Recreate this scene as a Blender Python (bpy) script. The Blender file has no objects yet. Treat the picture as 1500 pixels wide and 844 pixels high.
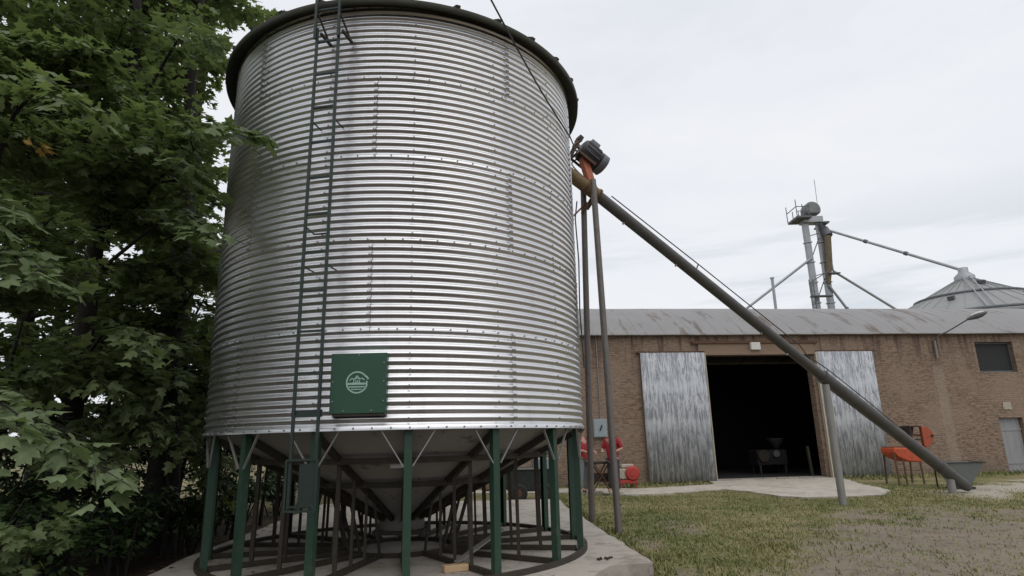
import bpy, bmesh, math, random
import numpy as np
from mathutils import Vector, Matrix, noise
R_ = math.radians
sc = bpy.context.scene
COL = sc.collection
rng = np.random.default_rng(7)
random.seed(11)

# ------------------------------------------------------------------ materials
def new_mat(name):
    m = bpy.data.materials.new(name); m.use_nodes = True
    nt = m.node_tree; nt.nodes.clear()
    out = nt.nodes.new('ShaderNodeOutputMaterial')
    b = nt.nodes.new('ShaderNodeBsdfPrincipled')
    nt.links.new(b.outputs[0], out.inputs[0])
    return m, nt, b, out

class NT:
    """small shorthand for wiring node trees"""
    def __init__(s, nt): s.nt = nt
    def n(s, t, **kw):
        x = s.nt.nodes.new(t)
        for k, v in kw.items(): setattr(x, k, v)
        return x
    def l(s, a, b): s.nt.links.new(a, b)
    def coord(s, kind='Object', scale=(1, 1, 1), loc=(0, 0, 0), rot=(0, 0, 0)):
        c = s.n('ShaderNodeTexCoord'); m = s.n('ShaderNodeMapping')
        m.inputs['Scale'].default_value = scale; m.inputs['Location'].default_value = loc
        m.inputs['Rotation'].default_value = rot
        s.l(c.outputs[kind], m.inputs[0]); return m.outputs[0]
    def noise(s, vec, scale, detail=4, rough=.6, dist=0):
        x = s.n('ShaderNodeTexNoise'); x.inputs['Scale'].default_value = scale
        x.inputs['Detail'].default_value = detail; x.inputs['Roughness'].default_value = rough
        x.inputs['Distortion'].default_value = dist
        s.l(vec, x.inputs['Vector']); return x.outputs['Fac']
    def ramp(s, fac, stops):
        r = s.n('ShaderNodeValToRGB'); e = r.color_ramp.elements
        while len(e) < len(stops): e.new(.5)
        for el, (p, c) in zip(e, stops):
            el.position = p; el.color = (*c, 1) if len(c) == 3 else c
        s.l(fac, r.inputs[0]); return r.outputs[0]
    def step(s, fac, a, b, lo=0., hi=1.):
        m = s.n('ShaderNodeMapRange'); m.interpolation_type = 'SMOOTHSTEP'
        m.inputs[1].default_value = a; m.inputs[2].default_value = b
        m.inputs[3].default_value = lo; m.inputs[4].default_value = hi
        s.l(fac, m.inputs[0]); return m.outputs[0]
    def mix(s, fac, a, b, mode='MIX'):
        m = s.n('ShaderNodeMix', data_type='RGBA', blend_type=mode)
        for sock, v in ((m.inputs[0], fac), (m.inputs[6], a), (m.inputs[7], b)):
            if isinstance(v, (int, float)): sock.default_value = v
            elif isinstance(v, tuple): sock.default_value = (*v, 1)
            else: s.l(v, sock)
        return m.outputs[2]
    def math(s, op, a, b=0.):
        m = s.n('ShaderNodeMath', operation=op)
        for sock, v in ((m.inputs[0], a), (m.inputs[1], b)):
            if isinstance(v, (int, float)): sock.default_value = v
            else: s.l(v, sock)
        return m.outputs[0]
    def sep(s, vec):
        x = s.n('ShaderNodeSeparateXYZ'); s.l(vec, x.inputs[0]); return x.outputs
    def bump(s, h, strength, dist, target):
        b = s.n('ShaderNodeBump'); b.inputs['Strength'].default_value = strength
        b.inputs['Distance'].default_value = dist
        s.l(h, b.inputs['Height']); s.l(b.outputs[0], target.inputs['Normal'])

def worn(name, col, col2, scale=6, rough=.6, metal=0., wear=None, wear_at=.62, bump=.2, stretch=(1, 1, 1)):
    """painted or bare surface with mottled tone and optional patches of another colour"""
    m, nt, b, o = new_mat(name); t = NT(nt)
    v = t.coord('Object', stretch)
    c = t.mix(t.noise(v, scale, 5, .65), col, col2)
    if wear:
        c = t.mix(t.step(t.noise(v, scale*2.3, 6, .7), wear_at, wear_at+.07), c, wear)
    t.l(c, b.inputs['Base Color'])
    b.inputs['Metallic'].default_value = metal
    r = t.step(t.noise(v, scale*1.7, 4), .25, .75, max(.05, rough-.12), min(1, rough+.12)); t.l(r, b.inputs['Roughness'])
    if bump: t.bump(t.noise(v, scale*8, 5), bump, .004, b)
    return m

def mat_silo():
    m, nt, b, o = new_mat('galvanised_sheet'); t = NT(nt)
    v = t.coord('Object'); vs = t.coord('Object', (1.6, 1.6, .22))
    c = t.mix(t.noise(v, 1.3, 5, .6), (.66, .66, .68), (.80, .80, .81))
    vo = t.n('ShaderNodeTexVoronoi'); vo.inputs['Scale'].default_value = 55; t.l(v, vo.inputs['Vector'])
    sp = t.sep(vo.outputs['Color'])[0]
    c = t.mix(.07, c, t.ramp(sp, [(0, (.42, .42, .44)), (1, (.9, .9, .9))]))
    ox, oy, oz = t.sep(v)
    rk = t.math('FLOOR', t.math('DIVIDE', t.math('SUBTRACT', oz, 1.642), 1.06))
    an = t.math('FLOOR', t.math('ADD', t.math('DIVIDE', t.math('ADD', t.math('MULTIPLY', t.math('ARCTAN2', oy, ox), 57.2958), 51.3), 75.1), t.math('MULTIPLY', rk, .5)))
    wn = t.n('ShaderNodeTexWhiteNoise'); wn.noise_dimensions = '2D'; cv = t.n('ShaderNodeCombineXYZ'); t.l(rk, cv.inputs[0]); t.l(an, cv.inputs[1]); t.l(cv.outputs[0], wn.inputs['Vector'])
    c = t.mix(t.math('MULTIPLY', wn.outputs['Value'], .35), c, (.60, .60, .61))
    st = t.step(t.noise(vs, 3.2, 6, .7), .52, .78, 0, .42)
    c = t.mix(st, c, (.46, .45, .43))
    t.l(c, b.inputs['Base Color'])
    b.inputs['Metallic'].default_value = .93
    r = t.math('ADD', t.math('MULTIPLY', sp, .03), t.step(t.noise(v, 2, 4), .3, .7, .26, .35)); t.l(r, b.inputs['Roughness'])
    return m

def mat_brick():
    m, nt, b, o = new_mat('old_brick'); t = NT(nt)
    co = t.n('ShaderNodeTexCoord'); x, y, z = t.sep(co.outputs['Object'])
    cb = t.n('ShaderNodeCombineXYZ'); t.l(t.math('ADD', x, y), cb.inputs[0]); t.l(z, cb.inputs[1])
    wob = t.noise(co.outputs['Object'], 2.2, 3)
    t.l(t.math('MULTIPLY', wob, .02), cb.inputs[2])
    br = t.n('ShaderNodeTexBrick'); t.l(cb.outputs[0], br.inputs['Vector'])
    br.inputs['Scale'].default_value = 1.0; br.inputs['Brick Width'].default_value = .27; br.inputs['Row Height'].default_value = .078
    br.inputs['Mortar Size'].default_value = .011; br.inputs['Mortar Smooth'].default_value = .4; br.inputs['Bias'].default_value = -.1
    br.inputs['Color1'].default_value = (.30, .20, .14, 1); br.inputs['Color2'].default_value = (.155, .094, .065, 1)
    br.inputs['Mortar'].default_value = (.26, .21, .16, 1)
    c = br.outputs['Color']
    v2 = t.coord('Object', (1.0, 1.0, 4.5))
    c = t.mix(t.step(t.noise(v2, 2.6, 6, .75), .46, .60, 0, .8), c, (.275, .205, .15))      # lime run over courses
    c = t.mix(t.step(t.noise(v2, 5.5, 5, .7), .50, .58, 0, .8), c, (.095, .06, .045))        # dark burnt bricks
    c = t.mix(t.step(t.noise(v2, 9.5, 4, .7), .62, .67, 0, .85), c, (.40, .34, .28))
    c = t.mix(t.step(t.noise(co.outputs['Object'], .55, 4, .6), .40, .66, 0, .55), c, (.29, .215, .16))
    vd = t.coord('Object', (1.6, 1.6, .16))
    top = t.step(z, 3.4, 5.4, 0, 1)
    c = t.mix(t.math('MULTIPLY', t.step(t.noise(vd, 2.2, 5, .7), .47, .60, 0, .85), top), c, (.095, .06, .05))   # rust runs from the eave
    base = t.math('MULTIPLY', t.step(z, .05, .75, 1, 0), t.step(t.noise(co.outputs['Object'], 1.4, 4), .3, .7, .35, 1))
    c = t.mix(t.math('MULTIPLY', base, .7), c, (.15, .12, .085))                             # darker, patchy band at the foot
    # strip of render left where a chase was filled
    sx = t.math('ABSOLUTE', t.math('SUBTRACT', t.math('ADD', x, t.math('MULTIPLY', wob, .3)), 12.3))
    pl = t.math('MULTIPLY', t.step(sx, .16, .27, 1, 0), t.step(z, 3.9, 4.3, 1, .0))
    c = t.mix(t.math('MULTIPLY', pl, .42), c, (.34, .28, .225))
    t.l(c, b.inputs['Base Color']); b.inputs['Roughness'].default_value = .92
    h = t.math('ADD', t.math('MULTIPLY', br.outputs['Fac'], -1.0), t.math('MULTIPLY', t.noise(co.outputs['Object'], 30, 4), .8))
    t.bump(h, .6, .015, b)
    return m

def mat_roof():
    m, nt, b, o = new_mat('weathered_roof_sheet'); t = NT(nt)
    co = t.n('ShaderNodeTexCoord'); x, y, z = t.sep(co.outputs['Object'])
    v = t.coord('Object', (1, 1, 1)); vs = t.coord('Object', (1.5, .28, .28), rot=(0, 0, .10))
    c = t.mix(t.noise(v, .9, 5, .65), (.20, .195, .195), (.295, .288, .285))
    sheet = t.n('ShaderNodeTexWhiteNoise'); sheet.noise_dimensions = '1D'
    t.l(t.math('FLOOR', t.math('MULTIPLY', x, .95)), sheet.inputs['W'])
    c = t.mix(t.math('MULTIPLY', sheet.outputs['Value'], .45), c, (.24, .235, .24))
    fx = t.math('FRACT', t.math('MULTIPLY', x, .95))
    c = t.mix(t.step(fx, .0, .05, .45, 0), c, (.09, .085, .08))
    n1 = t.noise(vs, 1.25, 6, .68, .3)
    c = t.mix(t.step(n1, .545, .61, 0, .75), c, (.135, .108, .088))
    c = t.mix(t.step(n1, .62, .67, 0, .7), c, (.09, .066, .054))
    t.l(c, b.inputs['Base Color']); b.inputs['Metallic'].default_value = .25; b.inputs['Roughness'].default_value = .62
    w = t.n('ShaderNodeTexWave'); w.bands_direction = 'X'; w.inputs['Scale'].default_value = 2.2; t.l(co.outputs['Object'], w.inputs['Vector'])
    t.bump(w.outputs['Fac'], .25, .02, b)
    return m

def mat_zinc_door():
    m, nt, b, o = new_mat('zinc_with_flaking_whitewash'); t = NT(nt)
    co = t.n('ShaderNodeTexCoord'); x, y, z = t.sep(co.outputs['Object'])
    vs = t.coord('Object', (8.5, 8.5, .62)); v = t.coord('Object')
    c = t.mix(t.noise(v, 1.8, 5), (.18, .192, .215), (.29, .305, .33))
    n = t.noise(vs, 3.0, 6, .72, .25)
    # whitewash survives mostly round the batten lines
    band = t.math('MAXIMUM', t.step(t.math('ABSOLUTE', t.math('SUBTRACT', t.math('ADD', z, t.math('MULTIPLY', n, .35)), 3.55)), .05, .35, .08, 0),
                  t.step(t.math('ABSOLUTE', t.math('SUBTRACT', t.math('ADD', z, t.math('MULTIPLY', n, .35)), 2.15)), .05, .35, .08, 0))
    nn = t.math('ADD', n, band)
    c = t.mix(t.step(nn, .47, .56, 0, .8), c, (.52, .54, .57))
    c = t.mix(t.step(t.noise(vs, 5, 6, .75), .57, .64, 0, .6), c, (.17, .185, .215))
    c = t.mix(t.step(t.math('ADD', z, t.math('MULTIPLY', n, .5)), .25, .5, .5, 0), c, (.15, .14, .125))
    vb = t.coord('Object', (1.7, 1.7, .8)); nb = t.noise(vb, 1.6, 6, .72, .2)
    c = t.mix(t.step(t.math('ADD', nb, t.math('MULTIPLY', n, .5)), .74, .84, 0, .65), c, (.55, .56, .58))
    c = t.mix(t.step(t.math('ADD', t.noise(vb, 2.3, 6, .75, .2), t.math('MULTIPLY', n, .5)), .82, .92, 0, .7), c, (.165, .18, .205))
    t.l(c, b.inputs['Base Color']); b.inputs['Roughness'].default_value = .85
    t.bump(n, .1, .01, b)
    return m

def mat_concrete(name, col, col2, stain):
    m, nt, b, o = new_mat(name); t = NT(nt)
    v = t.coord('Object')
    c = t.mix(t.noise(v, .9, 6, .65), col, col2)
    c = t.mix(t.step(t.noise(v, 2.7, 7, .7), .47, .66, 0, .65), c, stain)
    c = t.mix(t.step(t.noise(v, .7, 5, .7), .52, .66, 0, .45), c, tuple(q*.8 for q in stain))
    c = t.mix(t.step(t.noise(v, 26, 4, .7), .62, .74, 0, .5), c, tuple(q*.55 for q in col))
    vo = t.n('ShaderNodeTexVoronoi', feature='DISTANCE_TO_EDGE'); vo.inputs['Scale'].default_value = .55
    wv = t.n('ShaderNodeVectorMath', operation='ADD'); t.l(v, wv.inputs[0])
    nz = t.n('ShaderNodeTexNoise'); nz.inputs['Scale'].default_value = 2.2; nz.inputs['Detail'].default_value = 5; t.l(v, nz.inputs['Vector'])
    t.l(nz.outputs['Color'], wv.inputs[1]); t.l(wv.outputs[0], vo.inputs['Vector'])
    c = t.mix(t.step(vo.outputs['Distance'], .0, .008, .7, 0), c, tuple(q*.35 for q in col))
    t.l(c, b.inputs['Base Color']); b.inputs['Roughness'].default_value = .9
    t.bump(t.noise(v, 18, 6, .7), .4, .012, b)
    return m

def mat_ground():
    m, nt, b, o = new_mat('yard_ground'); t = NT(nt)
    v = t.coord('Object')
    at = lambda n: t.n('ShaderNodeAttribute', attribute_name=n).outputs['Fac']
    g = t.mix(t.step(t.noise(v, .55, 6, .65), .36, .62), (.10, .118, .04), (.245, .205, .11))
    g = t.mix(t.step(t.noise(v, 5.5, 6, .7), .46, .64, 0, .6), g, (.30, .25, .15))
    g = t.mix(t.step(t.noise(v, 2.1, 5, .7), .54, .68, 0, .7), g, (.075, .095, .03))
    d = t.mix(t.noise(v, 1.1, 6, .7), (.155, .122, .094), (.265, .22, .178))
    d = t.mix(t.step(t.noise(v, 19, 6, .75), .55, .68, 0, .6), d, (.33, .30, .265))
    d = t.mix(t.step(t.noise(v, 3.1, 6, .75), .5, .64, 0, .7), d, (.105, .085, .06))
    c = t.mix(at('dirt'), g, d)
    gr = t.mix(t.noise(v, 3.2, 6, .7), (.30, .275, .225), (.44, .405, .34))
    c = t.mix(at('gravel'), c, gr)
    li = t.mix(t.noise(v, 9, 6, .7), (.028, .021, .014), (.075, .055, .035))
    c = t.mix(at('litter_and_added_dark'), c, li)
    t.l(c, b.inputs['Base Color']); b.inputs['Roughness'].default_value = .95
    b.inputs['Specular IOR Level'].default_value = .15
    h = t.math('ADD', t.noise(v, 9, 6, .7), t.math('MULTIPLY', t.noise(v, 45, 4, .7), .4))
    t.bump(h, .5, .03, b)
    return m

def mat_leaf(name, dark, light, trans, trans_fac=.22):
    m, nt, b, o = new_mat(name); t = NT(nt)
    v = t.coord('Object')
    c = t.mix(t.step(t.noise(v, .9, 3), .35, .65), dark, light)
    c = t.mix(t.step(t.noise(v, 7.5, 2), .35, .7, 0, .6), c, tuple(q*1.35 for q in light))
    t.l(c, b.inputs['Base Color']); b.inputs['Roughness'].default_value = .48
    b.inputs['Specular IOR Level'].default_value = .35
    tr = t.n('ShaderNodeBsdfTranslucent'); tr.inputs[0].default_value = (*trans, 1)
    mx = t.n('ShaderNodeMixShader'); mx.inputs[0].default_value = trans_fac
    t.l(b.outputs[0], mx.inputs[1]); t.l(tr.outputs[0], mx.inputs[2]); t.l(mx.outputs[0], o.inputs[0])
    return m

M = {}
M['silo'] = mat_silo()
M['bolt'] = worn('bolt_steel', (.20, .195, .19), (.36, .355, .35), 30, .45, .8, bump=0)
M['seam'] = worn('sheet_lap', (.36, .36, .37), (.5, .5, .51), 6, .5, .8, bump=.1)
M['seam_edge'] = worn('sheet_lap_edge', (.06, .058, .055), (.12, .115, .11), 9, .7, .3, bump=.1)
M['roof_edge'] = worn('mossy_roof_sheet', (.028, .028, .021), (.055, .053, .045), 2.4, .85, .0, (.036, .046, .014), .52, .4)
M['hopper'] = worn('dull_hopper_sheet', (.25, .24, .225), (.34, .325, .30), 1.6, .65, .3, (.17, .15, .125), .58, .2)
M['green'] = worn('green_paint', (.011, .038, .022), (.019, .055, .033), 4, .55, 0, (.045, .06, .045), .58, .25)
M['ladder'] = worn('dull_green_paint', (.010, .022, .018), (.018, .034, .028), 5, .55, 0, (.05, .06, .055), .62, .2)
M['green_panel'] = worn('green_panel_paint', (.013, .058, .032), (.021, .076, .043), 2.2, .48, 0, (.035, .075, .05), .60, .1)
M['dark_frame'] = worn('rusty_dark_frame', (.022, .022, .017), (.055, .037, .025), 7, .75, .1, (.03, .05, .035), .58, .3)
M['brace'] = worn('zinc_brace', (.22, .22, .21), (.34, .33, .31), 9, .55, .5, (.12, .09, .07), .66, .2)
M['emblem'] = worn('pale_emblem_paint', (.34, .50, .43), (.42, .58, .50), 30, .5, 0, None, .6, 0)
M['brick'] = mat_brick()
M['roof'] = mat_roof()
M['door'] = mat_zinc_door()
M['interior'] = worn('shade_darkened_interior', (.012, .012, .013), (.025, .023, .021), 2, .95, 0)  # the barn's inner shade is put into this near black colour
M['wood'] = worn('old_timber', (.17, .115, .08), (.29, .21, .15), 5, .85, 0, (.10, .065, .045), .6, .4, (.4, 6, 6))
M['pale_wood'] = worn('pale_timber_edge', (.42, .37, .26), (.56, .50, .38), 6, .8, 0, (.26, .21, .15), .6, .3)
M['fresh_wood'] = worn('sawn_wood', (.44, .30, .17), (.58, .41, .25), 6, .8, 0, None, .6, .3)
M['rust'] = worn('rusted_steel', (.085, .045, .028), (.16, .085, .05), 8, .8, .2, (.05, .03, .02), .58, .3)
M['tube'] = worn('weathered_tube', (.066, .063, .061), (.118, .112, .108), 3.5, .58, .3, (.10, .075, .058), .62, .2)
M['tube_pale'] = worn('zinc_tube', (.22, .215, .20), (.33, .32, .30), 4, .55, .45, (.15, .12, .09), .63, .2)
M['pole'] = worn('dark_pipe', (.10, .088, .08), (.175, .155, .145), 4, .55, .3, (.13, .07, .045), .6, .2)
M['head_yellow'] = worn('faded_yellow_brown_paint', (.13, .088, .035), (.21, .15, .07), 9, .7, .1, (.09, .045, .025), .55, .3)
M['primer'] = worn('red_oxide_paint', (.36, .10, .05), (.46, .15, .085), 12, .65, 0, (.16, .07, .04), .64, .2)
M['motor'] = worn('black_motor_paint', (.016, .016, .019), (.035, .034, .04), 14, .45, .1, (.09, .08, .075), .68, .2)
M['motor_grey'] = worn('grey_motor_cover', (.10, .105, .12), (.17, .175, .19), 12, .5, .2, None, .6, .15)
M['wire_pale'] = worn('pale_cable_sheath', (.34, .33, .32), (.45, .44, .43), 15, .6, 0, None, .6, 0)
M['wire_dark'] = worn('dark_cable', (.045, .042, .042), (.075, .07, .07), 15, .6, .3, None, .6, 0)
M['orange'] = worn('orange_paint', (.40, .055, .018), (.55, .095, .03), 6, .6, 0, (.15, .05, .028), .57, .25)
M['orange_disc'] = worn('dull_orange_paint', (.30, .06, .024), (.40, .09, .04), 6, .65, 0, (.13, .05, .03), .55, .2)
M['black'] = worn('black_sheet', (.018, .014, .012), (.05, .03, .022), 9, .7, .1, None, .6, .2)
M['hop_grey'] = worn('bluish_zinc', (.165, .185, .185), (.25, .27, .27), 3, .6, .3, (.11, .12, .11), .62, .15)
M['concrete'] = mat_concrete('pad_concrete', (.335, .30, .26), (.46, .42, .37), (.20, .17, .14))
M['apron'] = mat_concrete('apron_concrete', (.40, .365, .31), (.52, .48, .415), (.28, .245, .195))
M['ground'] = mat_ground()
M['bark'] = worn('dark_bark', (.011, .009, .008), (.028, .022, .018), 6, .95, 0, (.012, .01, .008), .55, .9, (1, 1, .25))
M['leaf'] = mat_leaf('maple_leaf', (.085, .115, .048), (.155, .195, .088), (.21, .29, .08), .36)
M['leaf_front'] = mat_leaf('pale_maple_leaf', (.105, .142, .068), (.165, .21, .105), (.2, .28, .08), .3)
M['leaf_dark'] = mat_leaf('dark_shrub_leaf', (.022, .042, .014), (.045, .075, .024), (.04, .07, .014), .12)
M['leaf_far'] = mat_leaf('dry_hedge_leaf', (.11, .115, .045), (.24, .215, .105), (.16, .16, .06))
M['leaf_fallen'] = mat_leaf('fallen_leaf', (.06, .04, .02), (.14, .09, .04), (.08, .05, .02), .05)
M['leaf_yellow'] = mat_leaf('yellowed_leaf', (.36, .22, .05), (.42, .28, .08), (.4, .25, .05))
M['white_plastic'] = worn('white_lamp_housing', (.55, .54, .51), (.66, .65, .62), 6, .5, 0, None, .6, .1)
M['mesh_black'] = worn('dark_window_mesh', (.016, .017, .018), (.03, .032, .034), 30, .75, .1, None, .6, .5)
M['side_door'] = worn('grey_plank_door', (.22, .22, .235), (.34, .34, .355), 4, .7, 0, (.14, .13, .12), .62, .2, (4, 4, .5))
M['tower'] = worn('galvanised_tower', (.27, .28, .295), (.42, .43, .445), 1.2, .5, .45, (.24, .2, .16), .64, .1)
M['tower_dark'] = worn('dark_tower_steel', (.085, .09, .10), (.16, .165, .175), 2, .6, .3, None, .6, .1)
M['tower_rust'] = worn('ochre_spout', (.12, .10, .065), (.20, .16, .09), 2, .7, .1, (.13, .07, .04), .55, .1)
M['tower_head'] = worn('grey_head_casing', (.15, .155, .155), (.24, .245, .24), 1.5, .6, .3, (.1, .1, .1), .6, .1)
M['bin'] = worn('bin_roof_sheet', (.23, .235, .235), (.32, .325, .322), .6, .55, .4, (.27, .25, .23), .63, .1)
M['bin_wall'] = worn('bin_wall_sheet', (.10, .105, .11), (.16, .165, .17), .8, .55, .4, None, .6, .1)
M['skin'] = worn('skin', (.42, .24, .17), (.48, .28, .2), 8, .55, 0, None, .6, 0)
M['red_shirt'] = worn('red_work_shirt', (.28, .018, .030), (.38, .028, .042), 9, .85, 0, (.26, .016, .024), .58, .3)
M['trousers'] = worn('dark_trousers', (.035, .032, .040), (.06, .055, .062), 9, .9, 0, None, .6, .3)
M['grey_trousers'] = worn('grey_trousers', (.22, .23, .25), (.30, .31, .33), 9, .9, 0, None, .6, .3)
M['hair'] = worn('dark_hair', (.02, .015, .012), (.04, .03, .024), 30, .7, 0, None, .6, .3)
M['shoe'] = worn('brown_boot', (.03, .022, .018), (.055, .04, .03), 20, .7, 0, None, .6, .2)
M['red_machine'] = worn('red_machine_paint', (.34, .03, .024), (.47, .05, .038), 11, .55, 0, (.13, .03, .025), .58, .2)
M['cream'] = worn('cream_metal', (.36, .32, .26), (.52, .47, .39), 14, .55, .1, (.12, .10, .08), .52, .2)
M['panel_blue'] = worn('blue_grey_cabinet', (.24, .29, .32), (.33, .38, .41), 5, .5, .1, None, .6, .1)
M['tyre'] = worn('tyre_rubber', (.015, .015, .015), (.03, .029, .028), 12, .85, 0, None, .6, .2)
M['trailer'] = worn('dark_green_trailer_paint', (.010, .016, .013), (.022, .03, .025), 4, .7, 0, (.03, .024, .018), .62, .2)
def mat_blade():
    m, nt, b, o = new_mat('grass_blades'); t = NT(nt)
    v = t.coord('Object')
    c = t.mix(t.step(t.noise(v, .6, 5, .65), .36, .62), (.115, .155, .042), (.30, .265, .125))
    c = t.mix(t.step(t.noise(v, 11, 3, .7), .42, .64), c, (.16, .175, .07))
    t.l(c, b.inputs['Base Color']); b.inputs['Roughness'].default_value = .7
    b.inputs['Specular IOR Level'].default_value = .2
    return m
M['blade'] = mat_blade()
M['pebble'] = worn('pebble_stone', (.13, .11, .09), (.36, .32, .28), 3, .9, 0, None, .6, 0)

# ------------------------------------------------------------------ mesh helpers
class MB:
    def __init__(s): s.v, s.f, s.s = [], [], []
    def add(s, vs, fs, smooth=False):
        n = len(s.v); s.v += [tuple(q) for q in vs]; s.f += [tuple(i+n for i in f) for f in fs]; s.s += [smooth]*len(fs); return s
    def box(s, lo, hi, mtx=None):
        x0, y0, z0 = lo; x1, y1, z1 = hi
        vs = [Vector(q) for q in ((x0,y0,z0),(x1,y0,z0),(x1,y1,z0),(x0,y1,z0),(x0,y0,z1),(x1,y0,z1),(x1,y1,z1),(x0,y1,z1))]
        if mtx: vs = [mtx @ q for q in vs]
        return s.add(vs, [(0,3,2,1),(4,5,6,7),(0,1,5,4),(1,2,6,5),(2,3,7,6),(3,0,4,7)])
    def bar(s, a, b, w, h=None, up=(0, 0, 1)):
        """rectangular bar from a to b"""
        a, b = Vector(a), Vector(b); h = h or w; d = (b-a); L = d.length; d.normalize()
        u = Vector(up); 
        if abs(d.dot(u)) > .98: u = Vector((1, 0, 0))
        x = d.cross(u).normalized(); z = x.cross(d).normalized()
        m = Matrix(((x.x, d.x, z.x, a.x), (x.y, d.y, z.y, a.y), (x.z, d.z, z.z, a.z), (0, 0, 0, 1)))
        return s.box((-w/2, 0, -h/2), (w/2, L, h/2), m)
    def tube(s, pts, r, n=12, caps=True, smooth=True):
        pts = [Vector(q) for q in pts]; k = len(pts)
        rr = list(r) if hasattr(r, '__len__') else [r]*k
        vs, fs = [], []; ref = None
        for i, q in enumerate(pts):
            d = (pts[min(i+1, k-1)]-pts[max(i-1, 0)]).normalized()
            if ref is None: ref = d.orthogonal().normalized()
            ref = (ref-d*ref.dot(d)).normalized(); bi = d.cross(ref)
            for j in range(n):
                a = 2*math.pi*j/n; vs.append(q+(ref*math.cos(a)+bi*math.sin(a))*rr[i])
        for i in range(k-1):
            for j in range(n):
                fs.append((i*n+j, i*n+(j+1) % n, (i+1)*n+(j+1) % n, (i+1)*n+j))
        s.add(vs, fs, smooth)
        if caps:
            s.add(vs[:n], [tuple(range(n))[::-1]]); s.add(vs[-n:], [tuple(range(n))])
        return s
    def lathe(s, prof, c=(0, 0, 0), n=48, a0=0, a1=2*math.pi, smooth=True):
        full = abs(a1-a0-2*math.pi) < 1e-6; m = n if full else n+1
        vs = [(c[0]+r*math.cos(a0+(a1-a0)*j/n), c[1]+r*math.sin(a0+(a1-a0)*j/n), c[2]+z) for r, z in prof for j in range(m)]
        fs = [(i*m+j, i*m+(j+1) % m, (i+1)*m+(j+1) % m, (i+1)*m+j) for i in range(len(prof)-1) for j in range(n)]
        return s.add(vs, fs, smooth)
    def prism(s, poly, d0, d1, mtx=None):
        """polygon in local x,z extruded along local y from d0 to d1"""
        n = len(poly); vs = [Vector((x, d0, z)) for x, z in poly]+[Vector((x, d1, z)) for x, z in poly]
        if mtx: vs = [mtx @ q for q in vs]
        return s.add(vs, [tuple(range(n)), tuple(range(2*n-1, n-1, -1))]+[(i, i+n, (i+1) % n+n, (i+1) % n) for i in range(n)])
    def build(s, name, mat, parent=None, bevel=0, **props):
        me = bpy.data.meshes.new(name); me.from_pydata(s.v, [], s.f); me.update()
        me.polygons.foreach_set('use_smooth', s.s)
        o = link(name, me, mat, parent)
        bm = bmesh.new(); bm.from_mesh(me); bmesh.ops.recalc_face_normals(bm, faces=bm.faces); bm.to_mesh(me); bm.free()
        if bevel:
            b = o.modifiers.new('bevel', 'BEVEL'); b.width = bevel; b.segments = 2; b.limit_method = 'ANGLE'; b.angle_limit = R_(40)
        for k, q in props.items(): o[k] = q
        return o

def link(name, me, mat, parent=None):
    o = bpy.data.objects.new(name, me); COL.objects.link(o)
    if mat: me.materials.append(mat)
    if parent: o.parent = parent
    return o
def thing(name, loc, label, cat, group=None, rz=0):
    o = bpy.data.objects.new(name, None); COL.objects.link(o); o.location = loc; o.rotation_euler = (0, 0, rz)
    o.empty_display_size = .2
    return tag(o, label, cat, group)
def tag(o, label, cat, group=None):
    o['label'] = label; o['category'] = cat
    if group: o['group'] = group
    return o
def sub(parent, pts):
    """world points -> the parent's local frame"""
    m = Matrix.LocRotScale(parent.location, parent.rotation_euler, None).inverted()
    return [m @ Vector(q) for q in pts]

# ------------------------------------------------------------------ camera (photo solved: 80 deg wide, pitched up 14 deg, rolled 1.35 deg)
F, PITCH, ROLL, CH = 896.12, .245145, -.023608, 1.6
cam = bpy.data.cameras.new('camera'); co = bpy.data.objects.new('camera', cam); COL.objects.link(co)
cam.sensor_width = 36; cam.lens = F/1500*36; cam.clip_start = .05; cam.clip_end = 3000
fw = Vector((0, math.cos(PITCH), math.sin(PITCH))); rt = Vector((1, 0, 0)); up = Vector((0, -math.sin(PITCH), math.cos(PITCH)))
r2 = rt*math.cos(ROLL)+up*math.sin(ROLL); u2 = -rt*math.sin(ROLL)+up*math.cos(ROLL)
co.matrix_world = Matrix(((r2.x, u2.x, -fw.x, 0), (r2.y, u2.y, -fw.y, 0), (r2.z, u2.z, -fw.z, CH), (0, 0, 0, 1)))
sc.camera = co

# ------------------------------------------------------------------ world: overcast sky, weak soft sun
w = bpy.data.worlds.new('World'); sc.world = w; w.use_nodes = True
t = NT(w.node_tree); w.node_tree.nodes.clear()
SUN_EL, SUN_AZ = R_(58), R_(150)           # from behind the camera, a little to the right
sky = t.n('ShaderNodeTexSky', sky_type='NISHITA'); sky.sun_disc = False; sky.sun_elevation = SUN_EL; sky.sun_rotation = SUN_AZ
sky.air_density = 1.0; sky.dust_density = 3.0
v = t.coord('Generated', (1, 1, 2.6))
n1 = t.noise(v, 1.5, 6, .55, .4); n2 = t.noise(v, 4.2, 6, .6, .3)
cl = t.ramp(t.math('ADD', t.math('MULTIPLY', n1, .7), t.math('MULTIPLY', n2, .3)),
            [(.34, (7.9, 8.2, 8.75)), (.50, (8.8, 9.0, 9.45)), (.66, (9.4, 9.5, 9.75))])
zz = t.sep(t.coord('Generated'))[2]
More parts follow.
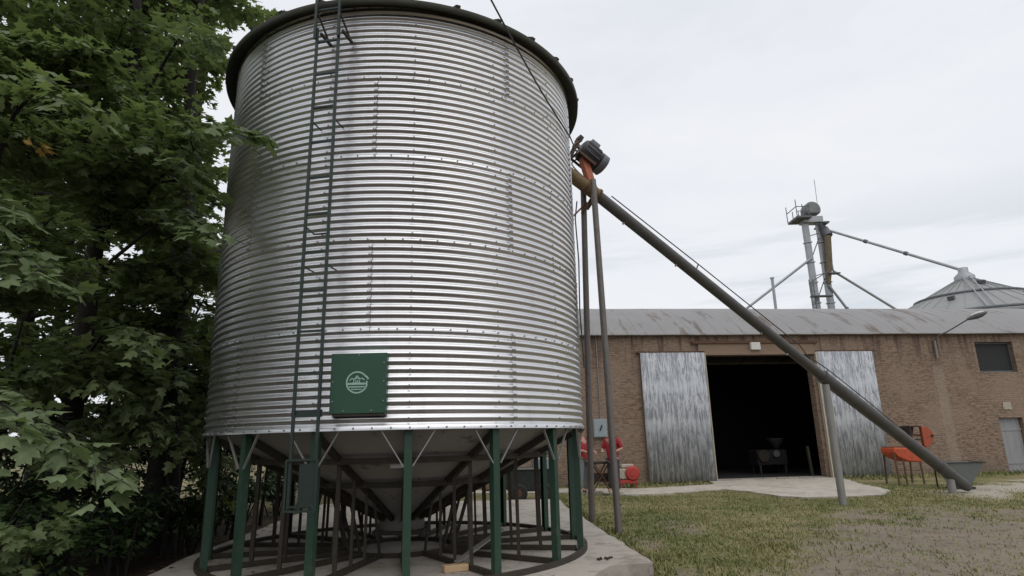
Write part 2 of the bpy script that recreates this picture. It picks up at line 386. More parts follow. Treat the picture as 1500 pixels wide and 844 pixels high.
# darker low streaks over the far bins
low = t.math('MULTIPLY', t.step(zz, .22, .36, 1, 0), t.step(t.noise(t.coord('Generated', (1, 1, 9)), 2.4, 5, .55), .44, .60, 0, .8))
cl = t.mix(low, cl, (6.9, 7.4, 7.95))
col = t.mix(.93, sky.outputs[0], cl)
bg = t.n('ShaderNodeBackground'); bg.inputs[1].default_value = .1; t.l(col, bg.inputs[0])
wo = t.n('ShaderNodeOutputWorld'); t.l(bg.outputs[0], wo.inputs[0])
sl = bpy.data.lights.new('sun', 'SUN'); sl.energy = .95; sl.angle = R_(70); sl.color = (1, .96, .9)
so = bpy.data.objects.new('sun', sl); COL.objects.link(so)
sd = Vector((math.sin(SUN_AZ)*math.cos(SUN_EL), math.cos(SUN_AZ)*math.cos(SUN_EL), math.sin(SUN_EL)))
so.rotation_euler = sd.to_track_quat('Z', 'Y').to_euler(); so.location = (0, -5, 30)
vs_ = sc.view_settings; vs_.view_transform = 'Standard'; vs_.look = 'None'; vs_.exposure = 0; vs_.gamma = 1

# ------------------------------------------------------------------ ground
def fbm(x, y, s, seed=0.): return noise.fractal(Vector((x*s+seed, y*s-seed, seed*.37)), .9, 2.0, 4)
def sm(a, b, x):
    q = min(1, max(0, (x-a)/(b-a))); return q*q*(3-2*q)
PAD_Z = .14
PAD = [(-5.0, 16.6), (1.07, 16.5), (1.10, 14.6), (1.62, 7.96), (1.09, 7.85), (.80, 7.25), (.3, 6.45), (-2.0, 6.2), (-3.9, 7.0), (-4.43, 7.87), (-4.6, 9.1)]
APRON = [(-2.5, 20.6), (1.2, 19.8), (2.5, 19.3), (3.15, 18.55), (4.4, 18.6), (5.5, 19.2), (6.3, 19.6), (6.75, 18.6), (6.95, 17.0), (7.6, 16.55), (8.5, 16.6), (9.5, 16.8), (10.3, 17.8),
         (10.7, 19.5), (11.9, 23.7), (7.0, 23.2), (6.6, 21.6), (4.0, 20.6), (2.5, 21.2), (-2.5, 21.6)]
def inside(x, y, P):
    c = False; j = len(P)-1
    for i in range(len(P)):
        if (P[i][1] > y) != (P[j][1] > y) and x < (P[j][0]-P[i][0])*(y-P[i][1])/(P[j][1]-P[i][1])+P[i][0]: c = not c
        j = i
    return c
def masks(x, y):
    n = fbm(x, y, .8, 3.1); nf = fbm(x, y, 3.3, 8.7)
    n2 = fbm(x, y, .38, 21.); e = (x-3.0-(y-7.8)*.64)*.9                       # right of a slanted line ...
    f = (13.6+.12*(x-7)-y)                           # ... and nearer than the grass strip
    d = .92*sm(-.6, .9, min(e, f*.9, 1.4)+n*1.15+nf*.75+n2*.6-.2)
    d = max(d, .75*sm(.25, .6, n*.8+nf*.4)*sm(6, 9, 20-y))
    # pale rubble track to the auger foot
    yc = 16.6+(x-11.2)*.52; g = sm(1.9, .6, abs(y-yc)+n*1.0+nf*.5)*sm(10.4, 12.2, x)
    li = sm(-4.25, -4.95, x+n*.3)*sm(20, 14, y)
    li = max(li, sm(6.9, 6.2, y)*sm(2.6, 1.4, x)*.95)  # unseen foreground darkened as well, added so the silo reflects dark bands
    return d, g, li
def gz(x, y):
    z = .02*fbm(x, y, .5, 5.)+.012*fbm(x, y, 2.4, 9.)
    z -= .20*sm(8.9, 7.3, y)*sm(.2, 1.2, x)*sm(5, 2.5, x)
    if inside(x, y, APRON): z = min(z, -.01)
    if inside(x, y, PAD): z = -.06
    if y > 20.5: z *= .3
    return z
def axis_(lo, hi, st, far):
    a = list(np.arange(lo, hi+.001, st)); g = st; q = hi
    while q < far: g *= 1.35; q += g; a.append(q)
    g = st; q = lo
    while q > -far: g *= 1.35; q -= g; a.insert(0, q)
    return a
xs = axis_(-9, 19, .17, 1500); ys = axis_(2.5, 25, .17, 1500)
vs, dd, gg, ll = [], [], [], []
for y in ys:
    for x in xs:
        near = -12 < x < 24 and -2 < y < 30
        vs.append((x, y, gz(x, y) if near else -.03))
        d, g, li = masks(x, y) if near else ((.15, 0, 0) if y > 0 else (.3, 0, .85))  # ground behind the camera also made dark, for the silo reflections
        dd.append(d); gg.append(g); ll.append(li)
nx = len(xs)
fs = [(j*nx+i, j*nx+i+1, (j+1)*nx+i+1, (j+1)*nx+i) for j in range(len(ys)-1) for i in range(nx-1)]
me = bpy.data.meshes.new('ground'); me.from_pydata(vs, [], fs); me.update()
me.polygons.foreach_set('use_smooth', [True]*len(fs))
for nme, arr in (('dirt', dd), ('gravel', gg), ('litter_and_added_dark', ll)):
    me.attributes.new(nme, 'FLOAT', 'POINT').data.foreach_set('value', arr)
g_ = link('ground', me, M['ground']); g_['kind'] = 'structure'

def slab(name, poly, z0, z1, mat, rough_edge=.0):
    pts = []
    for i, (x, y) in enumerate(poly):
        x2, y2 = poly[(i+1) % len(poly)]; L = math.hypot(x2-x, y2-y); k = max(1, int(L/.25))
        for j in range(k):
            q = j/k; px, py = x+(x2-x)*q, y+(y2-y)*q
            if j: px += rough_edge*fbm(px, py, 2.2, 4.); py += rough_edge*fbm(px, py, 2.2, 14.)
            pts.append((px, py))
    n = len(pts); vs = [(x, y, z1) for x, y in pts]+[(x, y, z0) for x, y in pts]
    mb = MB().add(vs, [tuple(range(n))]+[(i, (i+1) % n, (i+1) % n+n, i+n) for i in range(n)])
    return mb.build(name, mat, None, kind='structure')
slab('concrete_pad', PAD, -.25, PAD_Z, M['concrete'], .035)
slab('concrete_apron', APRON, -.15, .035, M['apron'], .16)

# ------------------------------------------------------------------ the silo
CX, CY, SR, Z0, HR = -1.681, 9.43, 2.685, 1.782, 1.06
silo = thing('grain_silo', (CX, CY, PAD_Z), 'corrugated galvanised silo with hopper bottom and green legs on a concrete pad', 'silo')
def pol(az, r, z): a = R_(az); return Vector((r*math.cos(a), r*math.sin(a), z-PAD_Z))
NC, SS = 12, 10
def corr(k, z): return .0122*math.cos(2*math.pi*(z-Z0)/(HR/NC))       # radial offset of the sheet at height z
AZ0, DAZ = -78.7, 22.5
def dome(mb, az, r, z, s=.0108):
    c = pol(az, r, z); n = pol(az, 1, PAD_Z); tx = pol(az+90, 1, PAD_Z); k = 6
    ring = [c+(tx*math.cos(2*math.pi*j/k)+Vector((0, 0, 1))*math.sin(2*math.pi*j/k))*s for j in range(k)]
    r2_ = [q+n*s*.8 for q in ring]
    mb.add(ring+r2_, [(j, (j+1) % k, (j+1) % k+k, j+k) for j in range(k)]+[tuple(range(k, 2*k))])
for k in range(5):
    off = .003*(k % 2)
    zs = [Z0+HR*k+HR*j/(NC*SS)-(.012 if (j == 0 and k) else 0) for j in range(NC*SS+1)]
    prof = [(SR+off+corr(k, z), z-PAD_Z) for z in zs]
    if k == 0:                                   # flat turned rim at the bottom
        prof = [(SR+.012, Z0-.035-PAD_Z), (SR+.013, Z0+.01-PAD_Z)]+prof[2:]
    ring = MB().lathe(prof, n=192).build('wall_ring', M['silo'], silo)
    bl = MB()
    zs_ = Z0+HR*k
    for az in np.arange(-190, 40, 4.29):
        dome(bl, az+.9*k, SR+.013, zs_+(-.012 if k == 0 else .008))
    if k == 4:
        for az in np.arange(-190, 40, 4.29): dome(bl, az, SR+.012, zs_+HR-.05)
    for i in range(-5, 5):                       # stiffener bolts above every leg
        for j in range(1, NC, 2):
            if random.random() < .93: dome(bl, AZ0+DAZ*i+random.uniform(-.08, .08), SR+.013, zs_+HR*j/NC)
    s0 = -51.3 if k % 2 == 0 else -88.8
    for i in range(-2, 2):
        a = s0+75.1*i
        pts = [(z, SR+off+corr(k, z)+.004) for z in zs]
        v_ = []
        for z, r in pts: v_ += [pol(a-.45, r, z), pol(a+.45, r, z)]
        lap = MB().add(v_, [(2*j, 2*j+1, 2*j+3, 2*j+2) for j in range(len(pts)-1)], True).build('sheet_lap', M['silo'], ring)
        v_ = []
        for z, r in pts: v_ += [pol(a+.45, r+.001, z), pol(a+.56, r-.005, z)]
        MB().add(v_, [(2*j, 2*j+1, 2*j+3, 2*j+2) for j in range(len(pts)-1)]).build('lap_edge', M['seam_edge'], ring)
        for j in range(1, NC):
            for s in (-.22, .3): dome(bl, a+s, SR+.017, zs_+HR*j/NC, .0105)
    o = bl.build('bolts', M['bolt'], ring, kind='stuff')

# roof: shallow cone with ribs and a turned-down lip, seen from below
rb = MB(); ZT = Z0+5*HR
prof = [(SR-.03, ZT-.02), (SR+.05, ZT-.035), (2.80, ZT-.06), (2.845, ZT-.12), (2.858, ZT-.12), (2.866, ZT-.03), (2.80, ZT+.02), (.35, ZT+1.35), (.35, ZT+1.5), (0.01, ZT+1.5)]
rb.lathe([(r, z-PAD_Z) for r, z in prof], n=144)
roof = rb.build('roof', M['roof_edge'], silo); roof.rotation_euler = (0, R_(1.0), 0); roof.location = (0, 0, 0)
roof.location.x = -(math.sin(R_(1.0))*(ZT-PAD_Z))
for i in range(30):
    a = 12*i+4
    MB().bar(pol(a, 2.872, ZT-.012), pol(a, .4, ZT+1.345), .06, .035).build('roof_rib', M['roof_edge'], roof)

# hopper cone, inside face hidden
hp = MB(); hp.lathe([(SR-.02, Z0-PAD_Z+.02), (.33, .62-PAD_Z), (.33, .42-PAD_Z), (.30, .42-PAD_Z), (.30, .62-PAD_Z)], n=96)
hopper = hp.build('hopper', M['hopper'], silo)
for r in (2.05, 1.42):
    z = Z0-(SR-r)/(SR-.33)*(Z0-.62)-.055
    MB().lathe([(r-.03, z-.035-PAD_Z), (r+.03, z-.035-PAD_Z), (r+.03, z+.035-PAD_Z), (r-.03, z+.035-PAD_Z), (r-.03, z-.035-PAD_Z)], n=64, smooth=False).build('hoop', M['dark_frame'], hopper)
MB().box((-.36, -.30, .36-PAD_Z), (.36, .30, .42-PAD_Z)).build('slide_gate', M['dark_frame'], hopper)
MB().bar(pol(-84, 1.98, 1.36), pol(-78, 1.98, 1.36), .12, .07).build('inspection_plate', M['brace'], hopper)
def cone_z(r): return Z0-(SR-r)/(SR-.33)*(Z0-.62)
LR = 2.575
for k in range(16):
    az = AZ0+DAZ*k
    c = pol(az, LR, PAD_Z); n = pol(az, 1, PAD_Z); tx = pol(az+90, 1, PAD_Z)
    mtx = Matrix(((tx.x, n.x, 0, c.x), (tx.y, n.y, 0, c.y), (0, 0, 1, 0), (0, 0, 0, 1)))
    L = MB(); top = Z0+.06-PAD_Z
    L.box((-.042, .036, .012), (.042, .047, top), mtx); L.box((-.042, -.036, .012), (-.033, .036, top), mtx); L.box((.033, -.036, .012), (.042, .036, top), mtx)
    leg = L.build('leg', M['green'], silo)
    MB().box((-.08, -.07, 0), (.08, .075, .012), mtx).build('foot_plate', M['dark_frame'], leg)
    for s in (-1, 1):
        MB().bar(mtx @ Vector((s*.05, .05, top-.48)), pol(az+s*7.0, LR+.075, Z0+.01), .026, .012).build('brace', M['brace'], leg)
    fr = MB()                                   # radial ground bar and the sloping rafter under the cone
    fr.bar(pol(az, LR-.05, PAD_Z+.035), pol(az, .74, PAD_Z+.035), .055, .06)
    fr.bar(pol(az, LR-.05, cone_z(LR)-.05), pol(az, .36, cone_z(.36)-.05), .05, .075)
    frame = fr.build('radial_frame', M['dark_frame'], silo)
    for r, wd_ in ((2.03, .045), (1.62, .035), (1.24, .032)):
        MB().bar(pol(az, r, PAD_Z+.06), pol(az, r-.02, cone_z(r)-.08), wd_).build('post', M['dark_frame'], frame)
    MB().bar(pol(az, .78, PAD_Z+.06), pol(az, .98, cone_z(.98)-.08), .03).build('post', M['dark_frame'], frame)
MB().lathe([(2.60, .0), (2.665, .0), (2.665, .055), (2.60, .055), (2.60, 0)], n=96, smooth=False).build('base_ring', M['dark_frame'], silo)
MB().lathe([(.72, .0), (.78, .0), (.78, .055), (.72, .055), (.72, 0)], n=48, smooth=False).build('base_ring', M['dark_frame'], silo)

# ladder
LAZ = -100.1
lad = MB(); lw = .142; ltop = 8.3
def lp(s, r, z): c = pol(LAZ, r, z); tx = pol(LAZ+90, 1, PAD_Z); return c+tx*s
for s in (-1, 1):
    lad.bar(lp(s*lw, 2.93, .98), lp(s*lw, 2.93, 6.62), .034, .03); lad.bar(lp(s*(lw+.012), 2.965, 6.45), lp(s*(lw+.012), 2.965, ltop), .034, .03)
ladder = lad.build('ladder', M['ladder'], silo)
for i in range(17):
    z = 1.0+.452*i
    if z < ltop: MB().bar(lp(-lw, 2.93, z), lp(lw, 2.93, z), .03, .022).build('rung', M['ladder'], ladder)
MB().bar(lp(-lw-.03, 2.915, 1.93), lp(lw+.03, 2.915, 1.93), .02, .075).build('ladder_bracket', M['ladder'], ladder)
for z in (3.55, 5.35):
    for s in (-1, 1): MB().bar(lp(s*lw, 2.93, z), lp(s*lw, SR+.005, z), .016, .010).build('ladder_bracket', M['ladder'], ladder)
MB().tube([lp(-lw, 2.92, 4.02), lp(-lw*.3, 2.90, 3.93), lp(lw, 2.92, 3.92)], .011, 6).build('ladder_hook', M['ladder'], ladder)
for s in (-1, 1):
    MB().bar(lp(s*lw+.01, 2.95, 6.80), lp(s*lw+.075, 2.75, 6.52), .018).build('ladder_strut', M['dark_frame'], ladder)
    MB().bar(lp(s*lw+.075, 2.70, 6.52), lp(s*lw+.075, 2.98, 6.50), .03).build('ladder_strut', M['dark_frame'], ladder)
gt = MB()
for s in (-1, 1): gt.bar(lp(s*(lw+.028), 2.955, .96), lp(s*(lw+.028), 2.955, 1.46), .022)
for z in (.96, 1.46): gt.bar(lp(-lw-.028, 2.955, z), lp(lw+.028, 2.955, z), .022)
gt.build('ladder_gate', M['ladder'], ladder)
MB().box((-.09, -.004, 0), (.10, .004, .42), Matrix.Translation(lp(.06, 2.945, 1.0)) @ Matrix.Rotation(R_(LAZ+90), 4, 'Z')).build('ladder_guard', M['ladder'], ladder)

# inspection hatch with its round emblem
HAZ = -90.2; hz0, hz1, hw = 1.925, 2.575, .305
hc = pol(HAZ, SR+.012, hz0); tx = pol(HAZ+90, 1, PAD_Z); nn = pol(HAZ, 1, PAD_Z)
hm = Matrix(((tx.x, -nn.x, 0, hc.x), (tx.y, -nn.y, 0, hc.y), (0, 0, 1, hc.z), (0, 0, 0, 1)))   # local x right, y inwards, z up
H_ = hz1-hz0
hatch = MB().box((-hw, -.055, 0), (hw, .05, H_), hm).build('hatch', M['green_panel'], silo, .004)
MB().box((-hw+.03, -.045, -.028), (hw-.03, .02, -.001), hm).build('hatch_low_strip', M['dark_frame'], hatch)  # dark strip just below the hatch panel
for x, z in ((-hw+.03, .13), (-hw+.03, .34), (hw-.03, .13), (hw-.03, .34), (hw-.03, .54), (-.15, .03), (.15, .03), (0, H_-.02)):
    MB().tube([hm @ Vector((x, -.0552, z)), hm @ Vector((x, -.064, z))], .008, 8).build('screw', M['brace'], hatch)
em = MB(); ex, ez, er = -.015, H_*.51, .112
def strip(pts, w, y0=-.0555, y1=-.058):
    for (a, b) in zip(pts[:-1], pts[1:]):
        d = Vector((b[0]-a[0], b[1]-a[1])); nrm = Vector((-d.y, d.x)).normalized()*w/2; e = d.normalized()*w*.15
        poly = [(a[0]-e.x+nrm.x, a[1]-e.y+nrm.y), (a[0]-e.x-nrm.x, a[1]-e.y-nrm.y), (b[0]+e.x-nrm.x, b[1]+e.y-nrm.y), (b[0]+e.x+nrm.x, b[1]+e.y+nrm.y)]
        em.prism(poly, y0, y1, hm)
arc = [(ex+er*math.cos(a), ez+er*math.sin(a)) for a in np.linspace(R_(38), R_(345), 44)]
strip([(ex+er*1.08, ez+er*.30), (ex+er*.98, ez+er*.48)]+arc, .016)
strip([(ex+er*math.cos(R_(345)), ez+er*math.sin(R_(345))), (ex+er*.95, ez-.012), (ex+er*.95, ez+.012)], .012)
strip([(ex-.08, ez+.022), (ex-.055, ez+.045), (ex-.035, ez+.030), (ex, ez+.072), (ex+.03, ez+.036), (ex+.055, ez+.045), (ex+.08, ez+.024)], .009)
strip([(ex-.02, ez+.035), (ex, ez+.05), (ex+.02, ez+.035)], .007)
for x in (-.035, -.012, .008, .028): em.prism([(ex+x-.004, ez-.01), (ex+x+.004, ez-.01), (ex+x+.004, ez+.025), (ex+x-.004, ez+.025)], -.0555, -.058, hm)
for zr, hh, x0, x1 in ((-.015, .022, -.1, .1), (-.048, .014, -.085, .085), (-.075, .011, -.06, .055)):   # three worn lines of lettering, too worn to read
    x = x0
    while x < x1:
        ww = random.uniform(.010, .022)
        em.prism([(ex+x, ez+zr-hh/2), (ex+min(x+ww, x1), ez+zr-hh/2), (ex+min(x+ww, x1), ez+zr+hh/2), (ex+x, ez+zr+hh/2)], -.0555, -.0575, hm)
        x += ww+.0035
em.build('emblem', M['emblem'], hatch)

# loose bits lying on the pad
o = MB().box((-.15, -.06, 0), (.15, .06, .08)).build('wood_block', M['fresh_wood'], None, .01)
o.location = (-.74, 7.72, PAD_Z); o.rotation_euler = (0, .0, R_(25)); tag(o, 'sawn wood block lying on the pad beside the front silo leg', 'wood block')
o = MB().box((0, -.04, -.01), (1.25, .04, .01)).build('flat_bar', M['brace'], None)
o.location = (-.72, 7.75, PAD_Z+.10); o.rotation_euler = (0, R_(-9), R_(66)); tag(o, 'grey flat bar leaning from the wood block into the silo frame', 'metal bar')
dbm = MB()
for i in range(9):
    c = Vector((1.08+random.uniform(-.1, .1), 8.25+random.uniform(-.07, .07), PAD_Z+.012)); dbm.box((-.025, -.008, -.01), (.025, .008, .01), Matrix.Translation(c) @ Matrix.Rotation(random.uniform(0, 3), 4, 'Z'))
o = dbm.build('scraps', M['dark_frame'], None, kind='stuff'); tag(o, 'small dark scraps scattered on the pad corner', 'debris')
o = MB().tube([(.78, 10.6, PAD_Z+.012), (.95, 10.72, PAD_Z+.02), (1.02, 10.7, PAD_Z+.012)], .012, 6).build('twig', M['bark'], None); tag(o, 'short dark twig lying on the pad beside the base ring', 'twig')

# ------------------------------------------------------------------ the auger
aug = thing('grain_auger', (7.51, 14.9, 0), 'long dark tube auger sloping from silo top down to the yard', 'auger')
def al(*pts): return sub(aug, pts)
T0, TH, TJ, TE = (.95, 11.58, 7.12), (1.783, 12.0, 6.615), (7.51, 14.9, 2.885), (11.94, 17.2, .20)
lerp = lambda a, b, q: tuple(a[i]+(b[i]-a[i])*q for i in range(3))
MB().tube(al(lerp(TH, TJ, .012), TJ), .118, 24).build('upper_tube', M['tube'], aug)
MB().tube(al(lerp(TJ, TE, -.015), TE), [.150, .150], 24).build('lower_tube', M['tube'], aug)
MB().tube(al(lerp(TJ, TE, -.022), lerp(TJ, TE, -.002)), .156, 24).build('joint_collar', M['tube'], aug)
MB().tube(al(lerp(TJ, TE, .80), lerp(TJ, TE, .83)), .162, 24).build('joint_collar', M['tube'], aug)
MB().tube(al(lerp(TJ, TE, 1.0), lerp(TJ, TE, 1.035)), [.150, .10], 24).build('intake_end', M['tube'], aug)
head = MB().tube(al(T0, lerp(TH, TJ, .014)), .135, 20).build('auger_head', M['head_yellow'], aug)
for q in (-.035, .008): MB().tube(al(lerp(TH, TJ, q), lerp(TH, TJ, q+.006)), .155, 20).build('flange', M['rust'], head)
def offs(q, h, base=(TH, TJ)):
    p_ = Vector(lerp(*base, q)); d = (Vector(base[1])-Vector(base[0])).normalized(); x = d.cross(Vector((0, 0, 1))).normalized(); u = x.cross(d); return p_+u*h
# motor and its bracket, sitting along the tube
d = (Vector(TJ)-Vector(TH)).normalized(); x = d.cross(Vector((0, 0, 1))).normalized(); u = x.cross(d)
mm = MB(); mc = Vector((1.70, 12.0, 7.50))
mm.tube(al(mc-d*.22, mc-d*.20, mc+d*.24, mc+d*.26), [.17, .225, .225, .2], 24)
for j in range(14):
    a = 2*math.pi*j/14; q = (x*math.cos(a)+u*math.sin(a))*.232; mm.bar(al(mc-d*.17+q)[0], al(mc+d*.2+q)[0], .012, .03)
mot = mm.build('motor', M['motor'], aug)
MB().tube(al(mc+d*.262, mc+d*.41, mc+d*.43), [.232, .232, .19], 24).build('fan_cover', M['motor_grey'], mot)
tb = mc+u*.29+d*.02-x*.06
MB().bar(al(tb-d*.11)[0], al(tb+d*.11)[0], .22, .17, up=u).build('terminal_box', M['motor_grey'], mot)
MB().bar(al(mc-d*.24)[0], al(mc-d*.36)[0], .07, .07, up=u).build('shaft', M['brace'], mot)
br = MB(); br.bar(al(offs(-.012, .06))[0], al(mc-d*.10-u*.14)[0], .13, .16, up=d); br.build('motor_bracket', M['primer'], aug)
br = MB(); br.bar(al(mc-d*.3-u*.22-x*.2)[0], al(mc+d*.2-u*.22-x*.2)[0], .03, .05); br.bar(al(mc-d*.3-u*.22+x*.15)[0], al(mc+d*.2-u*.22+x*.15)[0], .03, .05)
br.bar(al(mc-d*.25-u*.22-x*.2)[0], al(mc-d*.25-u*.22+x*.18)[0], .04); br.build('motor_bracket', M['rust'], aug)
bg_ = MB(); c0, c1 = mc-d*.34+u*.16, mc-d*.34-u*.62
bg_.bar(al(c0+x*.09)[0], al(c1+x*.06)[0], .05, .04, up=d); bg_.bar(al(c0-x*.09)[0], al(c1-x*.06)[0], .05, .04, up=d); bg_.bar(al(c0+u*.06)[0], al(c0-u*.07)[0], .17, .1, up=d)
bg_.build('belt_guard', M['black'], aug)
pul = MB(); pul.tube(al(mc-d*.38, mc-d*.32), .10, 20); pul.tube(al(Vector(c1)-d*.03, Vector(c1)+d*.03), .15, 20); pul.build('pulley', M['rust'], aug)
for pts in ([mc+u*.25-x*.1, mc+u*.12-d*.05-x*.24, mc-u*.12-d*.12-x*.24, mc-u*.38-d*.12-x*.16, offs(.02, .14)-x*.06, offs(.045, .05)-x*.14],
            [mc+u*.2-x*.1+d*.08, mc+u*.06-x*.24+d*.14, mc+u*.08-x*.25+d*.26, mc+u*.2-x*.2+d*.2],
            [mc-u*.02-d*.3-x*.12, mc+u*.06-d*.1-x*.24, mc-u*.06+d*.12-x*.24, mc-u*.14+d*.3-x*.22, mc-u*.26+d*.28-x*.18]):
    P_ = [Vector(q) for q in pts]; sm_ = []
    for i in range(len(P_)-1):                                         # Catmull-Rom through the points
        a, b, c, e = P_[max(i-1, 0)], P_[i], P_[i+1], P_[min(i+2, len(P_)-1)]
        for s in np.linspace(0, 1, 7)[:-1]:
            sm_.append(.5*((2*b)+(c-a)*s+(2*a-5*b+4*c-e)*s*s+(-a+3*b-3*c+e)*s**3))
    sm_.append(P_[-1])
    MB().tube(al(*sm_), .017, 6).build('motor_cable', M['wire_pale'], aug)
# A-frame of two pipes, braces, hanging cable, posts
MB().tube(al((1.45, 12.72, -.1), (1.57, 12.15, 6.75)), .062, 16).build('support_leg', M['pole'], aug)
MB().tube(al((1.72, 11.10, -.1), (1.745, 11.86, 6.85)), .062, 16).build('support_leg', M['pole'], aug)
MB().bar(al((1.62, 12.1, 6.45))[0], al((1.25, 12.0, 6.05))[0], .035).build('strut', M['rust'], aug)
MB().bar(al((1.72, 11.9, 6.5))[0], al((1.5, 12.1, 6.2))[0], .035).build('strut', M['rust'], aug)
MB().bar(al((1.66, 12.35, 6.40))[0], al((1.74, 11.78, 6.42))[0], .05).build('strut', M['rust'], aug)
MB().tube(al((1.42, 12.15, 6.5), (1.36, 12.1, 6.1), (1.40, 12.2, 5.2), (1.38, 12.3, 4.2), (1.42, 12.4, 3.0)), .014, 6).build('hanging_cable', M['wire_dark'], aug)
MB().tube(al((7.49, 14.89, -.15), (7.49, 14.89, 2.75)), .085, 16).build('support_post', M['tube_pale'], aug)
MB().tube(al((11.45, 16.97, -.15), (11.45, 16.97, .42)), .10, 16).build('support_post', M['tube_pale'], aug)
tr = MB()
tr.tube(al(offs(.05, .22), offs(.40, .27), offs(.86, .30), offs(.93, .13)), .013, 6)
tr.build('truss_cable', M['wire_dark'], aug)
MB().tube(al(offs(.90, .20), offs(1.0, .27), Vector(lerp(TJ, TE, .30))+u*.24, Vector(lerp(TJ, TE, .62))+u*.16), .013, 6).build('truss_cable', M['wire_dark'], aug)
for q, h in ((.40, .27), (1.0, .27)): MB().tube(al(offs(q, .1), offs(q, h)), .015, 6).build('king_post', M['tube'], aug)
for q, k_ in ((.12, TH), (.33, TH), (.7, TH)):
    MB().bar(al(offs(q, -.11))[0], al(offs(q, -.17))[0], .04, .03).build('lug', M['tube_pale'], aug)
MB().tube(al(offs(.82, -.12), offs(.822, -.16)), .03, 8).build('lug', M['brace'], aug)

# power cable running over the silo shoulder to the motor
pts = [(-.75, 4.4, 7.2), (-.22, 5.6, 6.42), (.12, 6.55, 6.25), (.36, 7.1, 6.02), (.54, 7.6, 6.24), (.76, 8.1, 6.1), (.98, 8.7, 6.2), (1.3, 10.0, 6.75), (1.5, 11.9, 7.6)]
pts = [(-1.1, 3.6, 7.6), (-.145, 6.0, 6.505), (.10, 6.6, 6.33), (.155, 6.95, 6.59), (.50, 7.35, 6.05), (.735, 7.95, 5.95), (1.0, 8.85, 6.30), (1.25, 10.4, 6.9), (1.5, 11.9, 7.62)]
# keep it smooth: straight fall to the silo shoulder, then along the wall to the motor
A_, B_ = Vector((-.165, 6.2, 6.67)), Vector((.96, 8.65, 6.15))
pts = [A_+(A_-B_)*1.2+Vector((0, 0, .35))]+[A_+(B_-A_)*q+Vector((.0, 0, -.07*math.sin(math.pi*q))) for q in np.linspace(0, 1, 9)]+[Vector((1.16, 9.7, 6.45)), Vector((1.33, 10.9, 7.0)), Vector((1.5, 11.85, 7.55))]
o = MB().tube(pts, .012, 6).build('power_cable', M['wire_dark'], None)
tag(o, 'thin dark cable falling across the silo roof edge to the motor', 'cable')

# ------------------------------------------------------------------ the brick barn (local x along the front, y into the building)
BA = math.atan(.112)
barn = thing('brick_barn', (4.7, 23.0, 0), 'long old brick barn with low rounded sheet roof and open sliding doors', 'barn', rz=BA)
WX0, WX1, EH, BD = -12., 26., 5.40, 10.
holes = [(2.5, 6.85, -.1, 4.6), (13.95, 15.62, 3.83, 5.05), (14.32, 15.36, -.1, 2.05)]
xs_ = sorted({WX0, WX1, *[h[0] for h in holes], *[h[1] for h in holes]}); zs_ = sorted({-.1, EH, *[h[2] for h in holes], *[h[3] for h in holes]})
wl = MB(); TH_ = .32
for i in range(len(xs_)-1):
    for j in range(len(zs_)-1):
        x0, x1, a0, a1 = xs_[i], xs_[i+1], zs_[j], zs_[j+1]
        if any(h[0] <= x0 and x1 <= h[1] and h[2] <= a0 and a1 <= h[3] for h in holes): continue
        wl.add([(x0, 0, a0), (x1, 0, a0), (x1, 0, a1), (x0, 0, a1)], [(0, 1, 2, 3)]); wl.add([(x0, TH_, a0), (x1, TH_, a0), (x1, TH_, a1), (x0, TH_, a1)], [(3, 2, 1, 0)])
for x0, x1, a0, a1 in holes:
    wl.add([(x0, 0, a0), (x0, TH_, a0), (x0, TH_, a1), (x0, 0, a1)], [(0, 1, 2, 3)]); wl.add([(x1, 0, a0), (x1, TH_, a0), (x1, TH_, a1), (x1, 0, a1)], [(3, 2, 1, 0)])
    wl.add([(x0, 0, a1), (x1, 0, a1), (x1, TH_, a1), (x0, TH_, a1)], [(0, 3, 2, 1)]); wl.add([(x0, 0, a0), (x1, 0, a0), (x1, TH_, a0), (x0, TH_, a0)], [(0, 1, 2, 3)])
me = bpy.data.meshes.new('wall'); me.from_pydata(wl.v, [], wl.f); me.update(); link('wall', me, M['brick'], barn)
ew = MB()
RR = (BD/2)/math.sin(R_(40)); zc = EH-RR*math.cos(R_(40))
def arc_z(y): return zc+math.sqrt(max(.01, RR*RR-(y-BD/2)**2))
prof = [(0.33, -.1)]+[(y, arc_z(y)-.06) for y in np.linspace(.33, BD, 16)]+[(BD, -.1)]
for x0 in (WX0, WX1-.3):
    n = len(prof); ew.add([(x0, y, z) for y, z in prof]+[(x0+.3, y, z) for y, z in prof], [tuple(range(n)), tuple(range(2*n-1, n-1, -1))]+[(i, i+n, (i+1) % n+n, (i+1) % n) for i in range(n)])
ew.build('end_wall', M['brick'], barn)
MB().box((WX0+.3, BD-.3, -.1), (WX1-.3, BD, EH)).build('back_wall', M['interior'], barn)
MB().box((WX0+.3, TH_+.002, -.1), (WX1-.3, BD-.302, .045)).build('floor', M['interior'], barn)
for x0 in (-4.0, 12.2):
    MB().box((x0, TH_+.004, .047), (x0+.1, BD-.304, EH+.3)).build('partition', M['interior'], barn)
MB().box((2.3, .003, -.05), (7.0, TH_+.3, .052)).build('threshold', M['concrete'], barn)
rf = MB(); ysr = [-.20]+list(np.linspace(0, BD, 40))+[BD+.2]; vsr = []
def rz_(y):
    if y < 0: return arc_z(0)+y*.55+.06
    if y > BD: return arc_z(BD)-(y-BD)*.55+.06
    return arc_z(y)+.06
nxr = 96
for th in (0, .035):
    for y in ysr:
        for i in range(nxr+1):
            x_ = WX0-.25+(WX1-WX0+.5)*i/nxr
            vsr.append((x_, y, rz_(y)+th+.012*noise.noise(Vector((x_*.7, y*.5, 1.3)))))
N_ = nxr+1; K_ = len(ysr)*N_
fr_ = []
